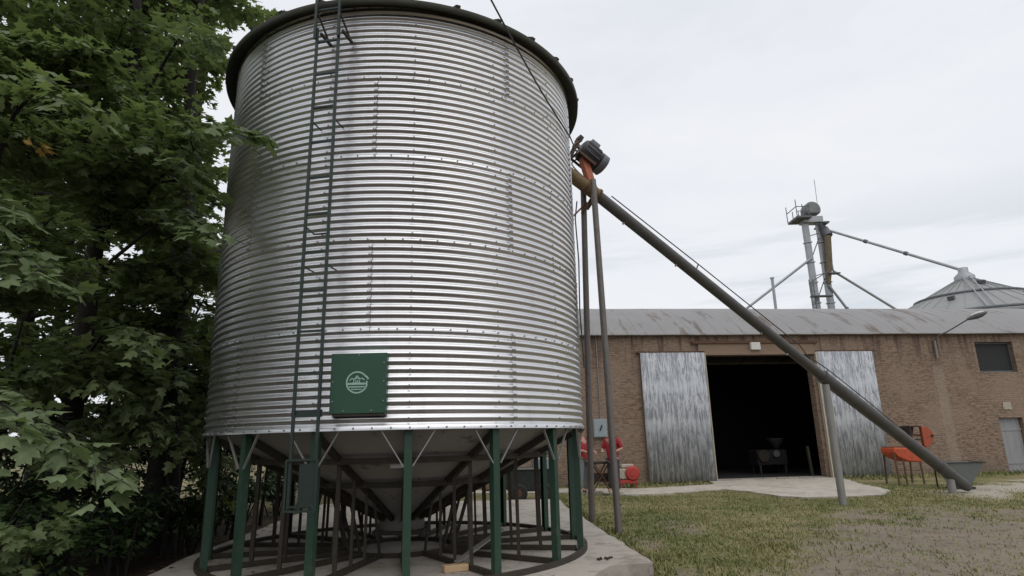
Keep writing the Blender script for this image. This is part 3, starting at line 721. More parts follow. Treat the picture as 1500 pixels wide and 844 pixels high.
for i in range(len(ysr)-1):
    for j in range(nxr):
        fr_ += [(i*N_+j, i*N_+j+1, (i+1)*N_+j+1, (i+1)*N_+j), (K_+i*N_+j, K_+(i+1)*N_+j, K_+(i+1)*N_+j+1, K_+i*N_+j+1)]
for j in range(nxr): fr_.append((j, j+1, K_+j+1, K_+j))
rf.add(vsr, fr_, True); rf.build('roof', M['roof'], barn)
MB().box((WX0, -.02, EH-.05), (WX1, .1, EH+.0)).build('wall_plate', M['wood'], barn)

def corr_sheet(w, h, amp=.014, pitch=.19):
    mb = MB(); n = int(w/pitch)*8; xs = np.linspace(0, w, n+1)
    vs = []
    for th in (0, .012):
        for z in (0, h):
            for x in xs: vs.append((x, th+amp*math.cos(2*math.pi*x/pitch)-(0 if th else 0), z))
    m = n+1
    fs = [(j, j+1, m+j+1, m+j) for j in range(n)]+[(2*m+j, 3*m+j, 3*m+j+1, 2*m+j+1) for j in range(n)]
    fs += [(j, 2*m+j, 2*m+j+1, j+1) for j in range(n)]+[(m+j, m+j+1, 3*m+j+1, 3*m+j) for j in range(n)]
    fs += [(0, m, 3*m, 2*m), (n, 2*m+n, 3*m+n, m+n)]
    return mb.add(vs, fs, True)
for x0, wdt, lab in ((.02, 2.5, 'zinc sliding door left of the opening, whitewash flaking in streaks'), (7.02, 2.33, 'zinc sliding door right of the opening, whitewash streaked')):
    o = corr_sheet(wdt, 4.66).build('sliding_door', M['door'], barn); o.location = (x0, -.17, .03); o['label'] = lab
    f = MB()
    for xx in (.03, wdt-.03): f.box((xx-.03, .03, 0), (xx+.03, .10, 4.64))
    for zz_ in (.1, 1.55, 3.1, 4.5): f.box((.06, .035, zz_-.05), (wdt-.06, .09, zz_+.05))
    f.build('door_frame', M['wood'], o)
    if x0 > 5: MB().box((-.045, -.02, 0), (-.004, .12, 4.64)).build('door_edge', M['pale_wood'], o)
    else: MB().box((wdt+.004, -.01, 0), (wdt+.03, .11, 4.64)).build('door_edge', M['pale_wood'], o)
for x0, x1, za, zb, nm, mt in ((-.1, 2.56, 4.69, 4.75, 'door_rail', 'rust'), (7.0, 9.5, 4.69, 4.75, 'door_rail', 'rust'), (2.3, 7.0, 4.60, 4.78, 'lintel', 'wood')):
    MB().box((x0, -.12, za), (x1, -.004, zb)).build(nm, M[mt], barn)
MB().box((2.1, -.10, 5.04), (7.2, -.004, 5.14)).build('door_rail', M['rust'], barn)
MB().box((2.35, -.05, 4.79), (7.0, -.003, 5.03)).build('lintel', M['wood'], barn)
wn = MB().box((13.96, .18, 3.84), (15.61, .22, 5.04)).build('window', M['mesh_black'], barn)
f = MB()
f.box((13.955, .14, 3.835), (14.02, .179, 5.045)); f.box((15.55, .14, 3.835), (15.615, .179, 5.045)); f.box((14.02, .14, 4.98), (15.55, .179, 5.045)); f.box((14.02, .14, 3.835), (15.55, .179, 3.90))
f.build('window_frame', M['tower_dark'], wn)
sdr = MB()
for i in range(6): sdr.box((14.33+.168*i, .17+.004*(i % 2), .0), (14.33+.168*i+.165, .21, 2.04))
sdr = sdr.build('side_door', M['side_door'], barn)
for z_ in (1.55, .3): MB().box((14.33, .15, z_), (15.35, .169, z_+.1)).build('ledge', M['side_door'], sdr)

def bw(s, o, z):  # barn-local to world
    return Matrix.LocRotScale(barn.location, barn.rotation_euler, None) @ Vector((s, o, z))
fl = thing('floodlight', bw(4.58, -.06, 4.77), 'square white floodlight box fixed above the barn opening', 'floodlight', rz=BA)
MB().box((-.19, -.16, 0), (.19, 0, .29)).build('lamp_housing', M['white_plastic'], fl, .02)
MB().box((-.05, 0, .1), (.05, .06, .2)).build('mounting_bracket', M['brace'], fl)
o = MB().box((-.18, -.03, 0), (.18, -.002, .28)).build('wall_plaque', M['cream'], None, .005); o.location = bw(14.79, 0, 2.36); o.rotation_euler = (0, 0, BA)
tag(o, 'small blank cream plaque on bricks above the side door', 'plaque')
st = thing('street_lamp', bw(12.15, -.08, 4.42), 'pole mounted street lamp with grey arm rising from the brick wall', 'street lamp', rz=BA)
SL = lambda *q: sub(st, q)
MB().tube(SL(bw(12.15, -.08, 4.40), bw(12.15, -.08, 5.05), bw(12.15, -.10, 5.12)), .045, 12).build('pole', M['tube_pale'], st)
MB().tube(SL(bw(12.15, -.10, 5.10), bw(12.15, -.22, 5.22), bw(12.43, -.6, 5.42), (17.06, 22.62, 5.64)), .024, 10).build('arm', M['tower_dark'], st)
hd = MB(); a_, b_ = Vector((17.03, 22.66, 5.63)), Vector((17.52, 22.24, 5.82)); P0 = SL(*[a_.lerp(b_, q) for q in np.linspace(0, 1, 9)])
hd.tube(P0, [.035, .06, .08, .10, .108, .108, .095, .07, .03], 14)
hd.build('lamp_head', M['tower_dark'], st)
hd = MB(); hd.tube([q+Vector((0, 0, .05)) for q in P0[2:8]], [.05, .075, .085, .085, .075, .04], 12); hd.build('lamp_cover', M['white_plastic'], st)
ec = thing('electrical_cabinet', bw(-1.66, -.002, 1.66), 'blue grey electrical cabinet on the brick wall above the people', 'cabinet', rz=BA)
MB().box((-.25, -.16, 0), (.25, 0, .64)).build('cabinet_body', M['panel_blue'], ec, .01)
MB().box((-.22, -.172, .03), (.22, -.161, .61)).build('cabinet_door', M['panel_blue'], ec, .004)
k_ = MB(); k_.bar((-.02, -.19, .24), (.06, -.19, .42), .05, .04); k_.build('handle', M['black'], ec)
MB().tube([(.05, -.05, .64), (.06, -.04, 1.6), (.05, -.03, 3.7)], .018, 8).build('conduit', M['brace'], ec)

# machine and post inside the barn, gloom put into their dark colours
mc_ = thing('seed_machine', bw(6.3, 3.0, .05), 'old machine half lost in the dark inside the barn', 'machine', rz=BA)
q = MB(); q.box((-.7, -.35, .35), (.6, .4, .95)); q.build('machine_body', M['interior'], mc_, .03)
MB().lathe([(.05, .95), (.34, 1.35), (.34, 1.42), (.31, 1.42), (.05, 1.0)], (.35, 0, 0), 20).build('feed_hopper', M['mesh_black'], mc_)
MB().tube([(-.45, -.45, .72), (-.45, -.38, .72)], .24, 20).build('flywheel', M['dark_frame'], mc_)
MB().tube([(.1, -.45, .80), (.1, -.37, .80)], .14, 16).build('pulley', M['motor_grey'], mc_)
for sx in (-.6, .5):
    for sy in (-.3, .33): MB().bar((sx, sy, 0), (sx, sy, .36), .07).build('leg', M['dark_frame'], mc_)
o = MB().box((-.04, -.05, 0), (.04, .05, 1.1)).build('wooden_post', M['dark_frame'], None, .005); o.location = bw(6.66, .62, .05); o.rotation_euler = (0, R_(-3), BA)
tag(o, 'dark narrow post standing inside the barn doorway by the right door', 'post')

# ------------------------------------------------------------------ yard machines by the wall
gm = thing('feed_grinder', (12.35, 20.3, 0), 'orange feed grinder with tapered trough on thin rusty legs by the wall', 'grinder', rz=R_(4))
tp = [(-.50, 1.13), (-.52, .98), (-.40, .84), (-.10, .70), (.34, .66), (.40, .74), (.44, 1.09)]
MB().prism(tp, -.34, .34).build('trough', M['orange'], gm, .04)
MB().box((-.47, -.30, 1.125), (.42, .30, 1.15)).build('trough_rim', M['rust'], gm)
for xx, yy, x2, zt in ((-.46, -.3, -.50, .98), (-.22, -.3, -.24, .80), (.30, -.3, .31, .70), (.40, .3, .42, .8), (-.42, .3, -.44, .9)):
    MB().bar((x2-.02, yy*1.15, 0), (x2, yy, zt), .038).build('leg', M['rust'], gm)
MB().bar((-.48, -.32, .45), (.36, -.32, .42), .025).build('leg_tie', M['rust'], gm)
MB().bar((.25, 0, 1.1), (.45, 0, 1.75), .08).build('stand', M['rust'], gm)
dr = MB(); dr.box((.18, -.26, 1.33), (.22, .26, 1.78)); dr.box((.22, -.26, 1.74), (.58, .26, 1.78)); dr.box((.22, -.26, 1.33), (.58, .26, 1.37)); dr.box((.22, .22, 1.37), (.58, .26, 1.74)); dr.build('drum_box', M['black'], gm)
dd_ = [(.0, .30), (.16, .29), (.30, .20), (.36, .06), (.36, -.06), (.30, -.20), (.17, -.33), (.05, -.36), (.0, -.30)]
disc = MB().prism([(.56+x_, 1.46+z_) for x_, z_ in dd_], -.29, -.16).build('guard', M['orange_disc'], gm, .02)
MB().tube([(.86, -.33, 1.46), (.86, -.29, 1.46)], .04, 12).build('hub', M['black'], disc)
MB().tube([(.4, -.1, 1.5), (.95, -.1, 1.46)], .025, 8).build('shaft', M['rust'], gm)

gh = thing('intake_hopper', (12.62, 18.35, 0), 'grey zinc intake hopper with dark rim behind the lower end of the auger', 'hopper', rz=R_(-14))
q = MB(); tz = .76
q.add([(-.62, -.5, tz), (.62, -.5, tz), (.62, .5, tz), (-.62, .5, tz), (-.18, -.16, .06), (.26, -.16, .06), (.26, .2, .06), (-.18, .2, .06)], [(0, 1, 5, 4), (1, 2, 6, 5), (2, 3, 7, 6), (3, 0, 4, 7), (4, 5, 6, 7)])
q.add([(-.60, -.48, tz), (.60, -.48, tz), (.60, .48, tz), (-.60, .48, tz), (-.16, -.14, .09), (.24, -.14, .09), (.24, .18, .09), (-.16, .18, .09)], [(4, 5, 1, 0), (5, 6, 2, 1), (6, 7, 3, 2), (7, 4, 0, 3), (7, 6, 5, 4)])
me = bpy.data.meshes.new('hopper_body'); me.from_pydata(q.v, [], q.f); link('hopper_body', me, M['hop_grey'], gh)
q = MB()
for a_, b_ in (((-.64, -.51, tz), (.64, -.51, tz)), ((.64, -.51, tz), (.64, .51, tz)), ((.64, .51, tz), (-.64, .51, tz)), ((-.64, .51, tz), (-.64, -.51, tz))): q.bar(a_, b_, .04, .035)
q.build('rim', M['dark_frame'], gh)
MB().box((-.3, -.25, 0), (.36, .3, .055)).build('base', M['dark_frame'], gh)
for sx in (-.5, .5): MB().bar((sx, .42, .0), (sx, .42, .66), .04).build('leg', M['dark_frame'], gh)
gh.scale = (.86, .86, .95)

# trestle, people and engine in the corner by the wall
tt = thing('trestle_table', (2.55, 19.45, .03), 'dark steel trestle between the two people in red shirts', 'trestle', rz=R_(2))
MB().box((-.36, -.3, .84), (.36, .3, .90)).build('table_top', M['dark_frame'], tt, .005)
for sy in (-.25, .25):
    MB().bar((-.30, sy, 0), (.22, sy, .84), .035).build('leg', M['rust'], tt); MB().bar((.32, sy, 0), (-.20, sy, .84), .035).build('leg', M['rust'], tt)
MB().box((-.34, -.24, .32), (.34, .24, .36)).build('shelf', M['dark_frame'], tt)
MB().box((-.30, -.2, .36), (.25, .2, .56)).build('shelf_load', M['black'], tt, .02)
en = thing('engine_unit', (3.72, 21.6, .0), 'small red engine with round cover and cream block by the wall', 'engine', rz=R_(6))
MB().tube([(.14, -.30, .46), (.14, -.26, .46), (.14, -.06, .46), (.14, -.03, .46)], [.19, .245, .245, .2], 24).build('round_cover', M['red_machine'], en)
MB().tube([(.14, -.32, .46), (.14, -.29, .46)], .10, 16).build('starter_hub', M['red_machine'], en)
MB().box((-.30, -.22, .28), (.05, .16, .62)).build('engine_block', M['cream'], en, .03)
MB().box((-.22, -.2, .63), (.22, .1, .76)).build('fuel_tank', M['cream'], en, .04)
MB().box((-.30, -.26, .14), (.28, .2, .26)).build('base_frame', M['red_machine'], en, .01)
for sx in (-.26, .24):
    for sy in (-.22, .16): MB().bar((sx, sy, 0), (sx, sy, .15), .04).build('leg', M['red_machine'], en)
st_ = MB()
for i in range(3):
    c = (2.62+.22*i, 19.0+.08*(i % 2), .06); st_ = MB().lathe([(.01, -.06), (.09, -.05), (.11, 0), (.07, .05), (.01, .07)], (0, 0, 0), 9)
    o = st_.build('stone', M['apron'], None); o.location = c; o.scale = (1+.3*i % .5, .8, .8)
    tag(o, ['pale stone below the trestle, leftmost of the three', 'pale stone below the trestle, middle of the three', 'pale stone at the feet of the standing person in dark trousers'][i], 'stone', 'pale stones by the trestle')

def skin_mesh(name, verts, edges, radii, mat, parent, root=0, sub_=2):
    me = bpy.data.meshes.new(name); me.from_pydata(verts, edges, []); me.update()
    o = link(name, me, mat, parent)
    sk = o.modifiers.new('skin', 'SKIN'); sk.use_smooth_shade = True
    if not me.skin_vertices: me.skin_vertices.new()
    for i, r in enumerate(radii):
        q = me.skin_vertices[0].data[i]; q.radius = (r, r) if not hasattr(r, '__len__') else r; q.use_root = (i == root)
    sb = o.modifiers.new('subsurf', 'SUBSURF'); sb.levels = sub_; sb.render_levels = sub_
    return o
def person(loc, rz, label, trousers, elbows, hands, k=1.0):
    """figure facing local -y; joints in metres"""
    t_ = thing('person', loc, label, 'person', rz=rz)
    J = {'pelvis': (0, 0, .96), 'waist': (0, .01, 1.10), 'chest': (0, .0, 1.32), 'neck0': (0, .01, 1.50), 'neck': (0, 0, 1.57), 'head0': (0, -.015, 1.64), 'head': (0, -.02, 1.73), 'crown': (0, -.01, 1.81)}
    names = list(J); V = [J[n_] for n_ in names]; E_ = [(i, i+1) for i in range(len(V)-1)]
    Rr = [(.15, .11), (.145, .105), (.165, .115), (.075, .07), (.058, .058), (.07, .08), (.083, .098), (.06, .07)]
    def chain(start, pts, rad):
        prev = start
        for p_, r_ in zip(pts, rad):
            V.append(p_); Rr.append(r_); E_.append((prev, len(V)-1)); prev = len(V)-1
        return prev
    hand_ids = []
    for s, el, ha in ((-1, elbows[0], hands[0]), (1, elbows[1], hands[1])):
        h_ = chain(2, [(s*.19, .01, 1.44), el, ha], [.068, .046, .03]); hand_ids.append((h_, el, ha, s))
    for s in (-1, 1):
        chain(0, [(s*.10, 0, .88), (s*.115, -.02, .50), (s*.12, .01, .10), (s*.125, -.12, .045)], [.088, .06, .043, .04])
    for h_, el, ha, s in hand_ids:                     # palm and five fingers, curled
        d_ = (Vector(ha)-Vector(el)).normalized(); sd_ = d_.cross(Vector((0, 0, 1))).normalized(); dn = sd_.cross(d_)*-1
        pm = Vector(ha)+d_*.05
        p_id = chain(h_, [tuple(pm)], [(.036, .02)])
        for f_, (o_, L_) in enumerate(((-.028, .07), (-.009, .08), (.010, .075), (.028, .06))):
            a_ = pm+d_*.03+sd_*o_
            chain(p_id, [tuple(a_), tuple(a_+d_*L_*.5+dn*.01), tuple(a_+d_*L_*.8+dn*.035)], [.010, .009, .008])
        a_ = Vector(ha)+d_*.02+sd_*(-s)*.03
        chain(p_id, [tuple(a_+d_*.02+sd_*(-s)*.015), tuple(a_+d_*.05+sd_*(-s)*.02+dn*.02)], [.011, .009])
    body = skin_mesh('body', V, E_, Rr, M['skin'], t_)
    # shirt: torso and short sleeves over the body
    V2 = [(0, 0, .86), (0, .01, 1.10), (0, 0, 1.33), (0, .01, 1.485)]; E2 = [(0, 1), (1, 2), (2, 3)]; R2_ = [(.185, .14), (.175, .13), (.20, .14), (.095, .09)]
    for s, el in ((-1, elbows[0]), (1, elbows[1])):
        sh = Vector((s*.20, .01, 1.435)); e_ = Vector(el); a_ = len(V2)
        V2 += [tuple(sh), tuple(sh.lerp(e_, .55)), tuple(sh.lerp(e_, .98))]; R2_ += [.088, .074, .066]; E2 += [(2, a_), (a_, a_+1), (a_+1, a_+2)]
    skin_mesh('shirt', V2, E2, R2_, M['red_shirt'], t_, 1)
    V3 = [(0, .0, .98)]; R3 = [(.165, .125)]; E3 = []
    for s in (-1, 1):
        a_ = len(V3); V3 += [(s*.105, 0, .86), (s*.118, -.02, .50), (s*.122, .012, .09)]; R3 += [.105, .083, .072]; E3 += [(0, a_), (a_, a_+1), (a_+1, a_+2)]
    skin_mesh('trousers', V3, E3, R3, trousers, t_, 0)
    for s in (-1, 1):
        MB().lathe([(.01, 0), (.055, 0), (.058, .03), (.045, .075), (.03, .10), (.01, .10)], (0, 0, 0), 14).build('boot', M['shoe'], t_)
        b_ = t_.children[-1]; b_.location = (s*.122, -.05, 0); b_.scale = (.95, 2.3, 1)
    MB().lathe([(.012, 1.845), (.06, 1.835), (.094, 1.79), (.099, 1.73), (.09, 1.68)], (0, 0, 0), 20).build('hair', M['hair'], t_)
    hr = t_.children[-1]; hr.scale = (.95, 1.08, 1); hr.location = (0, .015, 0)
    fc = MB(); fc.add([(-.014, -.112, 1.70), (.014, -.112, 1.70), (0, -.14, 1.695), (0, -.11, 1.745)], [(0, 1, 2), (0, 2, 3), (1, 3, 2)], True); fc.build('nose', M['skin'], t_)
    for s in (-1, 1):
        MB().lathe([(.001, -.009), (.008, -.004), (.009, 0), (.008, .004), (.001, .009)], (s*.033, -.108, 1.738), 8).build('eye', M['hair'], t_)
        MB().lathe([(.001, -.03), (.016, -.015), (.018, .01), (.001, .03)], (s*.088, 0, 1.725), 8).build('ear', M['skin'], t_)
    MB().box((-.024, -.111, 1.663), (.024, -.104, 1.670)).build('mouth', M['shoe'], t_)
    t_.scale = (k, k, k); return t_
person((2.90, 19.05, .035), R_(-42), 'person in red shirt and dark trousers standing behind the right auger pole', M['trousers'],
       ((-.30, -.06, 1.18), (.31, .02, 1.20)), ((-.14, -.28, 1.16), (.22, -.24, 1.12)), 1.06)
person((2.08, 19.7, .035), R_(50), 'person in red shirt and grey trousers beside the left auger pole', M['grey_trousers'],
       ((-.29, -.08, 1.18), (.30, -.06, 1.18)), ((-.16, -.30, 1.10), (.15, -.3, 1.12)), 1.06)

tl = thing('farm_trailer', (.35, 17.7, 0), 'low dark farm trailer parked behind the silo', 'trailer', rz=R_(4))
MB().box((-.62, -.5, .28), (.62, .6, .86)).build('trailer_box', M['trailer'], tl, .02)
q = MB()
for a_, b_ in (((-.64, -.52, .87), (.64, -.52, .87)), ((-.64, .62, .87), (.64, .62, .87))): q.bar(a_, b_, .04, .04)
q.build('rail', M['brace'], tl)
for sx in (-.35, .35):
    wh = MB().tube([(sx-.0, -.62, .25), (sx, -.56, .25), (sx, -.5, .25)], [.2, .25, .22], 20).build('wheel', M['tyre'], tl)
    MB().tube([(sx, -.635, .25), (sx, -.621, .25)], .1, 14).build('hub', M['rust'], wh)
MB().bar((-.62, .05, .34), (-1.3, .05, .30), .06).build('drawbar', M['rust'], tl)
MB().box((.1, -.2, .86), (.55, .3, 1.12)).build('tool_box', M['panel_blue'], tl, .02)

# ------------------------------------------------------------------ far elevator, bin and mast
el = thing('bucket_elevator', (24.9, 48, 0), 'tall galvanised bucket elevator tower rising behind the barn roof', 'elevator')
E = lambda *q: sub(el, q)
for xx, mt in ((24.37, 'tower'), (25.50, 'tower')):
    tk = MB().box((xx-24.9-.20, -.2, 0), (xx-24.9+.20, .2, 18.5)).build('trunking', M[mt], el)
    for z in np.arange(8.3, 18.4, 1.7): MB().box((xx-24.9-.27, -.27, z), (xx-24.9+.27, .27, z+.09)).build('flange', M['tower'], tk)
q = MB(); pr = [(.60*math.cos(a)+.08, .1+.66*math.sin(a)) for a in np.linspace(R_(-35), R_(215), 22)]
q.prism([(x_*1.1, 19.5+z_*1.05) for x_, z_ in pr], -.5, .5); q.build('elevator_head', M['tower_head'], el, .12)
MB().box((-.8, -.45, 18.5), (.8, .45, 19.0)).build('head_base', M['tower'], el)
MB().box((-1.5, -.9, 18.75), (-.30, .9, 18.92)).build('platform', M['tower_dark'], el); MB().box((.62, -.9, 18.25), (1.05, .9, 18.38)).build('platform', M['tower_dark'], el)
q = MB()
for xx in (-1.5, -1.0, -.5):
    for yy in (-.88, .88): q.bar((xx, yy, 18.9), (xx, yy, 19.9 if xx > -1.4 else 20.3), .05)
q.bar((-1.5, -.88, 19.7), (-.4, -.88, 19.7), .05); q.bar((-1.5, -.88, 19.3), (-.4, -.88, 19.3), .05); q.bar((-1.5, -.88, 19.7), (-1.5, .88, 19.7), .05)
q.build('handrail', M['tower_dark'], el)
MB().tube([(.75, 0, 20), (.8, 0, 22.4)], .025, 6).build('antenna', M['tower'], el)
MB().tube([(.55, -.35, 18.4), (.85, -.3, 17.7)], .28, 12).build('discharge_spout', M['tower_dark'], el)
MB().tube([(.88, -.55, 17.2), (.72, -.5, 15.0), (.45, -.45, 13.2)], [.27, .25, .15], 12).build('distributor', M['tower_rust'], el)
MB().tube([(.85, -.2, 17.9), (.95, -.55, 17.2)], .36, 12).build('distributor', M['tower_dark'], el)
def spout(pts, r=.09, mt='tower'):
    o = MB().tube(E(*pts), r, 10).build('spout', M[mt], el)
    a, b = Vector(pts[-2]), Vector(pts[-1])
    for q in (.33, .62): MB().tube(E(a.lerp(b, q), a.lerp(b, q+.02)), r*1.5, 10).build('spout_joint', M['tower_dark'], o)
spout([(25.76, 47.8, 17.95), (30.6, 40.0, 12.05)], .10)
spout([(25.76, 47.5, 17.9), (25.99, 47.8, 14.35)], .07); spout([(25.99, 47.8, 14.35), (31.6, 48, 10.4), (32.5, 48, 9.75)], .10)
spout([(25.44, 47.7, 13.1), (28.9, 48, 7.6)], .10)
spout([(24.34, 47.7, 15.43), (19.11, 48, 11.73), (14.5, 48, 8.5)], .10)
for i in range(7):
    z = 7.2+1.7*i; MB().bar((-.33, -.1, z), (.4, -.1, z+1.5 if i % 2 else z+.2), .06).build('tie_bar', M['tower_dark'], el)
q = MB()
for xx in (-1.12, -.82): q.bar((xx, -.5, 5), (xx, -.5, 13.6), .06)
for z in np.arange(5, 13.4, .45): q.bar((-1.12, -.5, z), (-.82, -.5, z), .04)
q.build('ladder', M['tower_dark'], el)
MB().box((-1.15, -.8, 12.15), (.5, -.31, 12.25)).build('platform', M['tower_dark'], el); MB().box((.4, -.8, 14.0), (1.35, -.31, 14.08)).build('platform', M['tower_dark'], el)
q = MB(); q.bar((-1.15, -.8, 13.3), (.4, -.8, 14.2), .07); q.bar((-1.15, -.8, 12.2), (-1.15, -.8, 13.3), .06)
q.build('guard_rail', M['tower_dark'], el)

gb = thing('grain_bin', (30.5, 40, 0), 'round galvanised grain bin with conical roof behind the barn', 'grain bin')
zap, rs, re_ = 11.7, .54, 6.1; ze = zap-rs*re_
MB().lathe([(.55, zap-rs*.55), (re_+.15, zap-rs*(re_+.15)), (re_+.15, zap-rs*(re_+.15)-.10), (re_-.1, ze-.08)], n=72, smooth=False).build('roof', M['bin'], gb)
MB().lathe([(re_, -.1), (re_, ze-.02)], n=96).build('wall', M['bin_wall'], gb)
for r in (3.1, 6.05):
    z = zap-rs*r+.05; MB().lathe([(r-.05, z-.08), (r+.06, z-.09), (r+.06, z+.06), (r-.05, z+.1), (r-.05, z-.08)], n=96).build('roof_hoop', M['tower_dark'], gb)
q = MB(); q.lathe([(.6, zap-.38), (.6, zap-.05), (.3, zap+.25), (.3, zap+.55), (.01, zap+.58)], n=24); q.build('cap', M['tower'], gb)
q = MB()
for i in range(36):
    a = 2*math.pi*i/36; q.bar((.6*math.cos(a), .6*math.sin(a), zap-rs*.6+.03), (re_*math.cos(a), re_*math.sin(a), ze+.0), .03, .03)
q.build('roof_ribs', M['bin'], gb)
for a, r in ((R_(-100), 1.6), (R_(-75), 3.6), (R_(-140), 3.8), (R_(-45), 4.6)):
    MB().bar((r*math.cos(a), r*math.sin(a), zap-rs*r+.1), ((r+.35)*math.cos(a), (r+.35)*math.sin(a), zap-rs*(r+.35)+.16), .35, .22).build('roof_vent', M['tower_dark'], gb)
q = MB(); a = R_(-118)
for s in (-.2, .2):
    a1 = Vector((.6*math.cos(a), .6*math.sin(a), zap-rs*.6+.2)); b1 = Vector((re_*math.cos(a), re_*math.sin(a), ze+.15)); px = Vector((-math.sin(a), math.cos(a), 0))*s; q.bar(a1+px, b1+px, .05)
q.build('roof_ladder', M['tower'], gb)
ms = thing('mast', (15.75, 36, 0), 'thin pale mast standing behind the barn roof left of the tower', 'mast')
MB().tube([(-.02, 0, 0), (.06, 0, 10.8)], .085, 10).build('pole', M['tower'], ms)
MB().box((-.04, -.1, 10.8), (.16, .1, 10.88)).build('mast_cap', M['tower'], ms)

# ------------------------------------------------------------------ foliage
half = np.array([(.02, .0), (.0, .26), (.22, .46), (.34, .22), (.62, .36), (.66, .13), (1., 0)])
LT = np.concatenate([np.c_[half, -.28*half[:, 1]], np.c_[half[:, 0], -half[:, 1], -.28*half[:, 1]]])      # 14 verts, two half blades
simple = np.array([(0, 0, 0), (.30, .30, -.07), (.72, .20, -.06), (1, 0, -.02), (.72, -.20, -.06), (.30, -.30, -.07)])
def leaves_mesh(pos, dirs, nrm, size, lobed=True):
    """one mesh of leaves: pos (n,3), direction to the tip, upward normal, size (n,)"""
    n = len(pos)
    d = dirs/np.linalg.norm(dirs, axis=1, keepdims=True)
    y = np.cross(nrm, d); y /= np.linalg.norm(y, axis=1, keepdims=True)+1e-9; z = np.cross(d, y)
    T = LT if lobed else simple
    V = pos[:, None, :]+size[:, None, None]*(T[None, :, 0:1]*d[:, None, :]+T[None, :, 1:2]*y[:, None, :]+T[None, :, 2:3]*z[:, None, :])
    m = len(T)
    if lobed: polys = np.array([[0, 1, 2, 3, 4, 5, 6], [13, 12, 11, 10, 9, 8, 7]])
    else: polys = np.array([[0, 1, 2, 3], [0, 3, 4, 5]])
    k = polys.shape[1]
    idx = (polys[None]+(np.arange(n)*m)[:, None, None]).reshape(-1)
    me = bpy.data.meshes.new('leaves'); me.vertices.add(n*m); me.vertices.foreach_set('co', V.reshape(-1).astype(np.float32))
    me.loops.add(len(idx)); me.loops.foreach_set('vertex_index', idx.astype(np.int32))
    npoly = n*2; me.polygons.add(npoly); me.polygons.foreach_set('loop_start', (np.arange(npoly)*k).astype(np.int32))
    me.update(calc_edges=True); me.validate(); return me
def spray_leaves(start, direc, L, n, spread, droop, size, out):
    """leaves in two flat ranks on either side of a drooping twig"""
    d = np.array(direc, float); d /= np.linalg.norm(d); sx = np.cross(d, (0, 0, 1.)); sx /= np.linalg.norm(sx)+1e-9
    q = rng.uniform(.05, 1, n); sd = rng.choice([-1, 1], n)*np.abs(rng.normal(0, spread, n))*(1.1-.6*q)
    p = np.array(start)+np.outer(q*L, d)+np.outer(sd, sx); p[:, 2] -= droop*(q*L)**2*.5+.25*np.abs(sd)**1.3-rng.normal(0, .05, n)
    out[0].append(p)
    dv = d[None, :]*.7+np.outer(np.sign(sd)*.75, sx)+rng.normal(0, .35, (n, 3)); dv[:, 2] -= rng.uniform(.1, .75, n); out[1].append(dv)
    nm = np.tile((0, 0, 1.), (n, 1))+rng.normal(0, .32, (n, 3)); out[2].append(nm)
    out[3].append(size*rng.uniform(.7, 1.25, n))
def cull(out, extra=None):
    p, d, n_, s = (np.concatenate(q) for q in out)
    rr = np.hypot(p[:, 0]-CX, p[:, 1]-CY)
    ok = ~((rr < 3.0) & (p[:, 2] < 8.6)) & (p[:, 2] > .12) & (np.linalg.norm(p-np.array((0, 0, CH)), axis=1) > 2.2)
    if extra is not None: ok &= extra(p)
    return p[ok], d[ok], n_[ok], s[ok]
def near_silo(q, base): return math.hypot(q.x+base[0]-CX, q.y+base[1]-CY) < 3.05 and q.z < 8.7
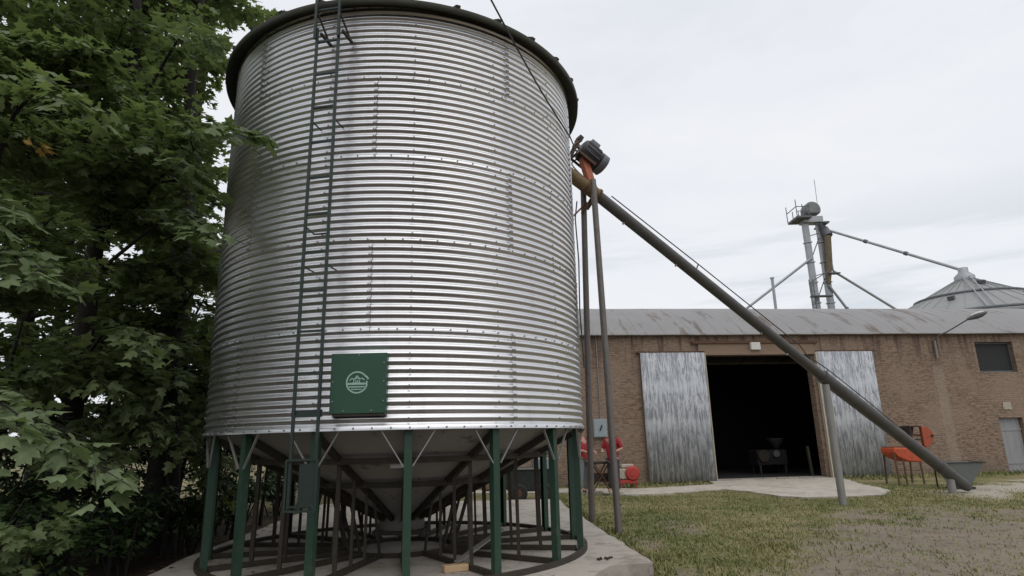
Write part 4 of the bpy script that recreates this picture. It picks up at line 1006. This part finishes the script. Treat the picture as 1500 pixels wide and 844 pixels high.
def tree(base, height, r, lean, n_limb, crown_r, z_lo, size, dens, label, mat, seed, mat_lobed=True, extra=None, bias=None, nspray=5, xmax=99):
    global rng
    rng = np.random.default_rng(seed)
    t_ = thing('tree', base, label, 'tree', 'trees left of the silo')
    tr_ = MB(); k = 7; top = Vector((lean[0], lean[1], height)); path = []
    for i in range(k+1):
        q = i/k; path.append(top*q+Vector((rng.normal(0, .06), rng.normal(0, .06), 0))*(1 if 0 < i < k else 0))
    path[0].z = -.15
    tr_.tube(path, [r*(1.25 if i == 0 else 1)*(1-.82*i/k) for i in range(k+1)], 14)
    out = ([], [], [], [])
    limbs = []
    for i in range(n_limb):
        q = rng.uniform(z_lo/height, .98); z = q*height
        f = path[min(int(q*k), k-1)].lerp(path[min(int(q*k)+1, k)], q*k-int(q*k))
        a = rng.uniform(0, 2*math.pi)
        if bias is not None and rng.random() < bias[1]: a = R_(bias[0])+rng.normal(0, .6)
        prof_ = math.sin(math.pi*min(.97, max(.12, (z-z_lo*.55)/(height*1.08-z_lo*.55))))**.6
        L = crown_r*prof_*rng.uniform(.65, 1.08)
        el_ = rng.uniform(-.02, .42)+.35*q
        d0 = Vector((math.cos(a)*math.cos(el_), math.sin(a)*math.cos(el_), math.sin(el_)))
        pts = []
        for j in range(6):
            s = j/5; pts.append(f+d0*L*s+Vector((0, 0, -.07*L*s*s*(1.5-q)))+Vector(rng.normal(0, .03*L*s, 3)))
        if base[0]+max(q.x for q in pts) > xmax-.35 and pts[-1].z > 5.6: continue
        while len(pts) > 2 and near_silo(pts[-1], base): pts.pop()
        while len(pts) < 6: pts.insert(1, (pts[0]+pts[1])/2)
        tr_.tube(pts, [max(.007, r*.36*(1-.9*s/5)*(1-.45*q)) for s in range(6)], 7)
        limbs.append((pts, L))
    for pts, L in limbs:
        for j in range(nspray):
            s = (j+.6)/nspray; i0 = min(int(s*5), 4); p_ = pts[i0].lerp(pts[i0+1], s*5-i0)
            ax = (pts[i0+1]-pts[i0]).normalized()
            for sd in ((-1, 1) if s < .92 else (0,)):
                side = ax.cross(Vector((0, 0, 1))).normalized()*sd
                dv = (ax*.75+side*rng.uniform(.5, 1.1)+Vector((0, 0, rng.uniform(-.25, .2)))).normalized()
                tl_ = rng.uniform(.35, .62)*L*(1.05-.5*s)+.25
                tip = p_+dv*tl_
                if near_silo(tip, base) or near_silo(p_, base): continue
                tr_.tube([p_, p_+dv*tl_*.55, p_+dv*tl_+Vector((0, 0, -.12*tl_))], [.012, .008, .004], 5, caps=False)
                spray_leaves(np.array(p_)+np.array(base), np.array(dv), tl_, int(dens*tl_*rng.uniform(.8, 1.2)), .17, .25, size, out)
    tr_.build('trunk', M['bark'], t_)
    p, d, n_, s = cull(out, extra)
    me = leaves_mesh(p-np.array(base), d, n_, s, mat_lobed); link('crown', me, mat, t_)
    return t_, len(p)
CNT = 0
def px_ok(p): return np.ones(len(p), bool)
TREES = [
 # base, height, r, lean, limbs, crown_r, z_lo, size, dens, label, mat, seed, bias
 ((-6.35, 8.9, 0), 11.5, .17, (.1, .1), 38, 3.4, 2.3, .17, 44, 'tall maple with pale layered leaf sprays reaching towards the silo wall', 'leaf', 21, (-20, .45)),
 ((-5.75, 10.4, 0), 12.0, .26, (-.6, .4), 35, 3.2, 2.2, .17, 44, 'thick trunked maple standing just left of the silo legs', 'leaf', 33, (170, .35)),
 ((-6.5, 6.5, 0), 6.8, .13, (-.2, .1), 17, 2.0, 2.2, .14, 56, 'nearest maple at the left edge with low leafy branches', 'leaf', 45, (20, .3)),
 ((-7.1, 12.7, 0), 13.0, .17, (-.1, .2), 42, 3.1, 1.7, .17, 44, 'maple behind the left edge of the silo with loose high sprays', 'leaf', 57, (10, .25)),
 ((-8.9, 10.8, 0), 12.0, .18, (0, 0), 36, 3.3, 1.3, .16, 46, 'dark maple farther left behind the front row', 'leaf', 63, None),
 ((-8.6, 15.8, 0), 9.5, .16, (0, .2), 34, 3.0, 1.2, .17, 40, 'slim maple in the back of the row beyond the silo', 'leaf', 71, None),
 ((-10.8, 14.2, 0), 11.0, .18, (0, .2), 34, 3.4, 1.2, .18, 42, 'maple at the far back left, seen between nearer trunks', 'leaf', 83, None),
 ((-7.4, 19.5, 0), 8.0, .16, (0, .2), 28, 3.0, 1.2, .2, 36, 'last maple of the row, far behind the silo legs', 'leaf', 97, None),
]
for (b_, h_, r_, le, nl, cr, zl, sz, de, lab, mt, sd, bi) in TREES:
    xm = {21: -4.95, 33: -5.5, 57: -6.8, 71: -8.2}.get(sd, 99)
    t_, c_ = tree(b_, h_, r_, le, nl, cr, zl, sz, de, lab, M[mt], sd, bias=bi, xmax=xm, extra=lambda p: ~((p[:, 0] > xm+rng.normal(0, .18, len(p))) & (p[:, 2] > 6.3))); CNT += c_

# the pale low sprays that hang out of the nearest maple and its neighbour, built as leafy boughs of those trees
def bough(parent, pts, n, spread, size, mat, seed, fork=5):
    global rng
    rng = np.random.default_rng(seed)
    base = np.array(parent.location); P_ = [Vector(q) for q in pts]
    b = MB().tube([q-Vector(base) for q in P_], [max(.006, .03*(1-.8*i/(len(P_)-1))) for i in range(len(P_))], 7)
    out = ([], [], [], [])
    for j in range(fork):
        s = .25+.75*(j+.5)/fork; i0 = min(int(s*(len(P_)-1)), len(P_)-2); p_ = P_[i0].lerp(P_[i0+1], s*(len(P_)-1)-i0); ax = (P_[i0+1]-P_[i0]).normalized()
        for sd in (-1, 1, 0):
            side = ax.cross(Vector((0, 0, 1))).normalized()*sd
            dv = (ax+side*rng.uniform(.4, .9)).normalized(); L = rng.uniform(.3, .6)
            b.tube([p_-Vector(base), p_+dv*L-Vector(base)], [.006, .003], 5, caps=False)
            spray_leaves(np.array(p_), np.array(dv), L, max(4, int(n/(3*fork))), spread, .5, size, out)
    o = b.build('bough', M['bark'], parent)
    p, d, n_, s = cull(out); me = leaves_mesh(p-base, d, n_, s); link('bough_leaves', me, mat, o)
roots = {o['label'].split()[0]+str(i): o for i, o in enumerate(COL.objects) if o.name.startswith('tree') and o.parent is None}
RT = list(roots.values()); tA, tB, tC = RT[0], RT[1], RT[2]
bough(tA, [(-6.1, 8.8, 4.3), (-5.0, 8.2, 4.75), (-4.2, 7.4, 4.55), (-3.55, 6.9, 4.1)], 127, .16, .21, M['leaf_front'], 201)
bough(tA, [(-6.1, 8.8, 5.1), (-4.9, 7.9, 5.65), (-3.85, 7.1, 5.6), (-3.05, 6.55, 5.2)], 127, .17, .21, M['leaf_front'], 202)
bough(tA, [(-6.1, 8.8, 4.6), (-5.4, 7.6, 5.2), (-4.6, 7.0, 5.3), (-3.9, 6.9, 4.95)], 127, .18, .21, M['leaf_front'], 203)
bough(tC, [(-6.1, 6.6, 3.0), (-5.4, 6.1, 3.55), (-4.9, 5.6, 3.5), (-4.3, 5.4, 3.2)], 102, .16, .20, M['leaf_front'], 204)
bough(tC, [(-6.1, 6.6, 3.6), (-5.6, 5.9, 4.1), (-5.1, 5.4, 4.05), (-4.6, 5.1, 3.75)], 93, .16, .20, M['leaf_front'], 205)
bough(tC, [(-6.1, 6.5, 1.7), (-5.0, 6.0, 1.95), (-4.2, 5.6, 1.75), (-3.5, 5.45, 1.42)], 76, .14, .19, M['leaf_front'], 206)
bough(tC, [(-6.1, 6.5, 2.0), (-5.2, 5.6, 2.25), (-4.6, 5.3, 2.15), (-4.0, 5.1, 1.85)], 59, .14, .19, M['leaf_front'], 207)
bough(tB, [(-5.8, 10.3, 2.5), (-5.3, 9.4, 2.75), (-4.9, 8.8, 2.65), (-4.55, 8.3, 2.4)], 76, .14, .19, M['leaf_front'], 208)
bough(tA, [(-6.2, 8.8, 2.9), (-5.4, 8.0, 3.2), (-4.7, 7.5, 3.05), (-4.2, 7.2, 2.8)], 76, .14, .19, M['leaf'], 209)
bough(tA, [(-6.0, 8.8, 6.8), (-5.2, 8.2, 7.4), (-4.6, 7.6, 7.5), (-4.1, 7.25, 7.1)], 127, .18, .21, M['leaf_front'], 210)
bough(tC, [(-6.0, 6.5, 4.6), (-5.4, 6.0, 5.2), (-4.8, 5.6, 5.3), (-4.3, 5.4, 5.0)], 102, .17, .19, M['leaf'], 211)
for i, pts in enumerate([
  [(-5.8, 10.2, 1.9), (-5.3, 9.6, 2.2), (-5.0, 9.2, 2.0), (-4.75, 8.9, 1.7)], [(-5.9, 10.2, 1.5), (-5.7, 9.4, 1.9), (-5.5, 8.7, 1.8), (-5.3, 8.2, 1.5)],
  [(-5.7, 10.3, 2.3), (-5.2, 10.2, 2.6), (-4.9, 10.0, 2.4), (-4.75, 9.8, 2.0)], [(-6.3, 9.0, 1.6), (-5.9, 8.3, 1.9), (-5.5, 7.8, 1.8), (-5.1, 7.5, 1.5)],
  [(-6.4, 8.8, 2.0), (-6.5, 8.0, 2.3), (-6.4, 7.3, 2.2), (-6.2, 6.8, 1.9)], [(-5.7, 10.5, 1.4), (-5.3, 10.6, 1.7), (-5.05, 10.5, 1.5), (-4.9, 10.4, 1.2)],
  [(-6.2, 8.9, 2.3), (-5.8, 8.6, 2.6), (-5.3, 8.4, 2.5), (-4.9, 8.2, 2.1)], [(-5.9, 10.4, 2.6), (-6.3, 9.8, 2.9), (-6.6, 9.2, 2.8), (-6.8, 8.7, 2.4)]]):
    bough(tB if i in (0, 1, 2, 5, 7) else tA, pts, 150, .2, .16, M['leaf'], 240+i)
yl = ([], [], [], []); rng = np.random.default_rng(5)
spray_leaves(np.array((-5.3, 6.0, 4.9)), np.array((.6, -.2, -.1)), .4, 7, .1, .3, .12, yl)
p, d_, n_, s = cull(yl); me = leaves_mesh(p-np.array(tC.location), d_, n_, s); link('yellow_leaves', me, M['leaf_yellow'], tC)

def shrub(base, h, rad, n, size, mat, label, seed, name='shrub', lobed=False, group='dark shrubs under the trees', stems=9):
    global rng
    rng = np.random.default_rng(seed)
    t_ = thing(name, base, label, 'shrub', group); b = MB(); out = ([], [], [], [])
    for i in range(stems):
        a = rng.uniform(0, 2*math.pi); rr = rad*math.sqrt(rng.random())*.9; top = Vector((rr*math.cos(a), rr*math.sin(a), h*rng.uniform(.6, 1.05)))
        mid = top*.5+Vector((rng.normal(0, .08), rng.normal(0, .08), .1*h)); b.tube([(0+.12*math.cos(a), .12*math.sin(a), -.05), mid, top], [.018, .012, .005], 6, caps=False)
        for j in range(4):
            q = rng.uniform(.3, 1); p_ = Vector((0, 0, 0)).lerp(mid, min(1, q*2)) if q < .5 else mid.lerp(top, q*2-1)
            a2 = rng.uniform(0, 2*math.pi); spray_leaves(np.array(p_)+np.array(base), np.array((math.cos(a2), math.sin(a2), rng.uniform(0, .7))), rng.uniform(.25, .55)*rad, n//(stems*4), .13, .3, size, out)
    b.build('stems', M['bark'], t_)
    p, d, n_, s = cull(out); me = leaves_mesh(p-np.array(base), d, n_, s, lobed); link('foliage', me, mat, t_)
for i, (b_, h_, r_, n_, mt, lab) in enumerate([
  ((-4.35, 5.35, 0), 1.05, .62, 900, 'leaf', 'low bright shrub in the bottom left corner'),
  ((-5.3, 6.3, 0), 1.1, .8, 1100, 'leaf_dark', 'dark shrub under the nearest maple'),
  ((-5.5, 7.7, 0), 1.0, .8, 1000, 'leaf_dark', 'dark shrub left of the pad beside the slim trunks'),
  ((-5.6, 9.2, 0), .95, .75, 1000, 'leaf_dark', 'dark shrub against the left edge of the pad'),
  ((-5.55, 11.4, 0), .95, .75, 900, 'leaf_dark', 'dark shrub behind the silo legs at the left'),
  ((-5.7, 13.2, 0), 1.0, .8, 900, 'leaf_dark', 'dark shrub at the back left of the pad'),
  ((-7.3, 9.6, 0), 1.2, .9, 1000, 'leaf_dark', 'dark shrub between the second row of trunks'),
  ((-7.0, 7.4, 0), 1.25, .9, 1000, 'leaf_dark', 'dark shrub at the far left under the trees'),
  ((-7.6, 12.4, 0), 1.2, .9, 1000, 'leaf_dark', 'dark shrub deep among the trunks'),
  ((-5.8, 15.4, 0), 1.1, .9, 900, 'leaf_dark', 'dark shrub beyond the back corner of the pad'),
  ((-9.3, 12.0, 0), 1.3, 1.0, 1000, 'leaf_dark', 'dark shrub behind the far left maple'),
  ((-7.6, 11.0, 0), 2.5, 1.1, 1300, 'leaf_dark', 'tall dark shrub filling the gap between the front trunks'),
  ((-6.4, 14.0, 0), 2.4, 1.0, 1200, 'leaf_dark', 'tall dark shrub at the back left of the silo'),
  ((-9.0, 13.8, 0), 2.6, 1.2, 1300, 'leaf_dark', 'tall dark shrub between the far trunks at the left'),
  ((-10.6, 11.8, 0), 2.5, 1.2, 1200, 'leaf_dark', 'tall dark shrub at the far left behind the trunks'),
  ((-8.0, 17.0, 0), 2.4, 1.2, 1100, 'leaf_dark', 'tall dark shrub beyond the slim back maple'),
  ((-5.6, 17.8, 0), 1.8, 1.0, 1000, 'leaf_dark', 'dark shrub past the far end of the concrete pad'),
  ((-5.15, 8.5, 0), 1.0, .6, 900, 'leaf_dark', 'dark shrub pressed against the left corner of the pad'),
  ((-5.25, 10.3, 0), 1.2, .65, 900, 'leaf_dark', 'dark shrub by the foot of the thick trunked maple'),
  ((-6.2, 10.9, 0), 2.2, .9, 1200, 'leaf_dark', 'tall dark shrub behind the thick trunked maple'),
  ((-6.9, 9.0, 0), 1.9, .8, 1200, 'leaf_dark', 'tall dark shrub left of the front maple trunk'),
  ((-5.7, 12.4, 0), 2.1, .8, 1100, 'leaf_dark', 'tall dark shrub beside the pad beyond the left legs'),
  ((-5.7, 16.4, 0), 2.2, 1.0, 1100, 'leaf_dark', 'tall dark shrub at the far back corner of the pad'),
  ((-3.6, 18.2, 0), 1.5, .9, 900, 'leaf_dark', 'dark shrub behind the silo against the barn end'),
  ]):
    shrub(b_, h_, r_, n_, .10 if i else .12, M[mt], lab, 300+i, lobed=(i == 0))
# young stems, saplings in the undergrowth
for i, (x_, y_, h_, lx) in enumerate([(-5.35, 9.9, 3.2, -.2), (-5.1, 11.6, 3.0, .25), (-6.0, 11.2, 3.4, .3), (-7.0, 8.3, 3.4, .1), (-6.4, 7.7, 3.0, -.3), (-5.4, 13.6, 3.2, .2), (-7.6, 14.0, 3.4, -.2), (-8.2, 9.0, 3.4, .2), (-6.3, 10.0, 3.2, -.25), (-5.9, 14.6, 3.0, -.1)]):
    o = MB().tube([(0, 0, -.1), (lx*.3, .05, h_*.35), (lx, 0, h_*.7), (lx*1.2, .1, h_)], [.045, .038, .03, .018], 8).build('sapling', M['bark'], None); o.location = (x_, y_, 0)
    tag(o, ['bare sapling just behind the left silo legs', 'bare sapling leaning right behind the pad', 'bare sapling leaning right among the trunks', 'straight bare sapling left of the front maple',
            'bare sapling leaning left near the nearest maple', 'bare sapling at the back edge of the pad', 'bare sapling deep in the shade leaning left', 'bare sapling between far left trunks', 'bare sapling leaning left beside the thick trunk', 'thin bare sapling beyond the back of the pad'][i], 'sapling', 'saplings under the trees')
# pale hedge across the field, seen as specks between the trunks
for i, (x_, y_) in enumerate([(-34, 40), (-30, 41), (-26, 42), (-22, 42), (-18, 43), (-14, 43), (-10.5, 44), (-7, 44), (-3.5, 45)]):
    shrub((x_, y_, 0), rng.uniform(2.6, 3.8), 2.3, 1500, .34, M['leaf_far'], 'pale dry hedge shrub far across the field behind the trees', 400+i, 'hedge_shrub', False, 'hedge across the field', 12)

# ------------------------------------------------------------------ grass
rng = np.random.default_rng(99)
P_, S_ = [], []
tries = 0
while len(P_) < 52000 and tries < 400000:
    tries += 1
    y = 6.6+13.5*rng.random()**1.5; x = rng.uniform(.6, 1.0+y*.93)
    if inside(x, y, PAD) or inside(x, y, APRON): continue
    d, g, li = masks(x, y)
    edge = 1.0 if (abs(x-1.62-(8.45-y)*.075) < .35) else 0
    if rng.random() > (1-d)*(1-g)*(1-li)*.98+.006+edge*.4+.10*sm(.15, .5, fbm(x, y, 1.7, 31.)): continue
    cl_ = fbm(x, y, 1.3, 2.)
    P_.append((x, y, gz(x, y))); S_.append((.028+.018*max(0, cl_+.3))*(1.7 if edge else 1)*rng.uniform(.6, 1.5))
for k in range(2600):                                                   # weeds along the barn foot
    x = rng.uniform(-3, 15); q = bw(x, -rng.random()*1.6-.05, 0)
    if inside(q.x, q.y, APRON): continue
    P_.append((q.x, q.y, -.01)); S_.append(rng.uniform(.05, .16))
Pn = np.array(P_); Sn = np.array(S_); n = len(Pn)
a = rng.uniform(0, 2*math.pi, n); dv = np.c_[np.cos(a), np.sin(a), np.zeros(n)]; wv = np.c_[-np.sin(a), np.cos(a), np.zeros(n)]
ln = rng.uniform(.2, 1.1, n)[:, None]*Sn[:, None]
wd2 = (.004+.10*Sn)[:, None]
V = np.stack([Pn-wv*wd2, Pn+wv*wd2, Pn+dv*ln*.4+np.c_[np.zeros((n, 2)), Sn*.65]+wv*wd2*.6, Pn+dv*ln+np.c_[np.zeros((n, 2)), Sn]], 1).reshape(-1, 3)
me = bpy.data.meshes.new('grass'); me.vertices.add(4*n); me.vertices.foreach_set('co', V.reshape(-1).astype(np.float32))
idx = (np.array([0, 1, 2, 3])[None]+4*np.arange(n)[:, None]).reshape(-1).astype(np.int32)
me.loops.add(len(idx)); me.loops.foreach_set('vertex_index', idx); me.polygons.add(n); me.polygons.foreach_set('loop_start', (4*np.arange(n)).astype(np.int32)); me.update(calc_edges=True)
o = link('grass', me, M['blade']); o['kind'] = 'stuff'; tag(o, 'short patchy yellow green grass between pad and barn', 'grass')

# fallen leaves under the trees and on the pad's shaded side
rng = np.random.default_rng(77); q_ = []
while len(q_) < 900:
    x, y = rng.uniform(-8, -2.8), rng.uniform(5, 17)
    on = inside(x, y, PAD)
    if on and rng.random() > .06+.25*max(0, -3.6-x): continue
    q_.append((x, y, (PAD_Z if on else gz(x, y))+.012))
q_ = np.array(q_); n_ = len(q_); a = rng.uniform(0, 6.28, n_)
me = leaves_mesh(q_, np.c_[np.cos(a), np.sin(a), rng.normal(0, .12, n_)], np.tile((0, 0, 1.), (n_, 1))+rng.normal(0, .2, (n_, 3)), rng.uniform(.05, .11, n_))
o = link('fallen_leaves', me, M['leaf_fallen']); o['kind'] = 'stuff'; tag(o, 'brown fallen leaves under the trees and along the pad edge', 'fallen leaves')
# loose stones on the bare earth
rng = np.random.default_rng(123); pb = MB(); c_ = 0
ico = [(0, 0, 1), (.9, 0, .3), (.28, .85, .3), (-.72, .53, .3), (-.72, -.53, .3), (.28, -.85, .3), (0, 0, -.6)]; icf = [(0, 1, 2), (0, 2, 3), (0, 3, 4), (0, 4, 5), (0, 5, 1), (6, 2, 1), (6, 3, 2), (6, 4, 3), (6, 5, 4), (6, 1, 5)]
while c_ < 4200:
    y = 6.8+11.5*rng.random()**1.6; x = rng.uniform(1.0, 1+y*.93)
    if inside(x, y, PAD) or inside(x, y, APRON): continue
    d, g, li = masks(x, y)
    if rng.random() > max(d, g)*.95+.02: continue
    s_ = rng.uniform(.006, .016)*(1.8 if rng.random() < .06 else 1); a = rng.uniform(0, 6.28); z0_ = gz(x, y); ca, sa = math.cos(a)*s_, math.sin(a)*s_
    pb.add([(x+q[0]*ca-q[1]*sa*.7, y+q[0]*sa+q[1]*ca*.7, z0_+q[2]*s_*.6) for q in ico], icf); c_ += 1
o = pb.build('pebbles', M['pebble'], None, kind='stuff'); tag(o, 'loose pebbles on the bare earth at the right', 'pebbles')

sc.cycles.max_bounces = 7; sc.cycles.diffuse_bounces = 3; sc.cycles.glossy_bounces = 3; sc.cycles.transmission_bounces = 3
sc.cycles.use_denoising = True
print('leaves', CNT, 'grass', n)
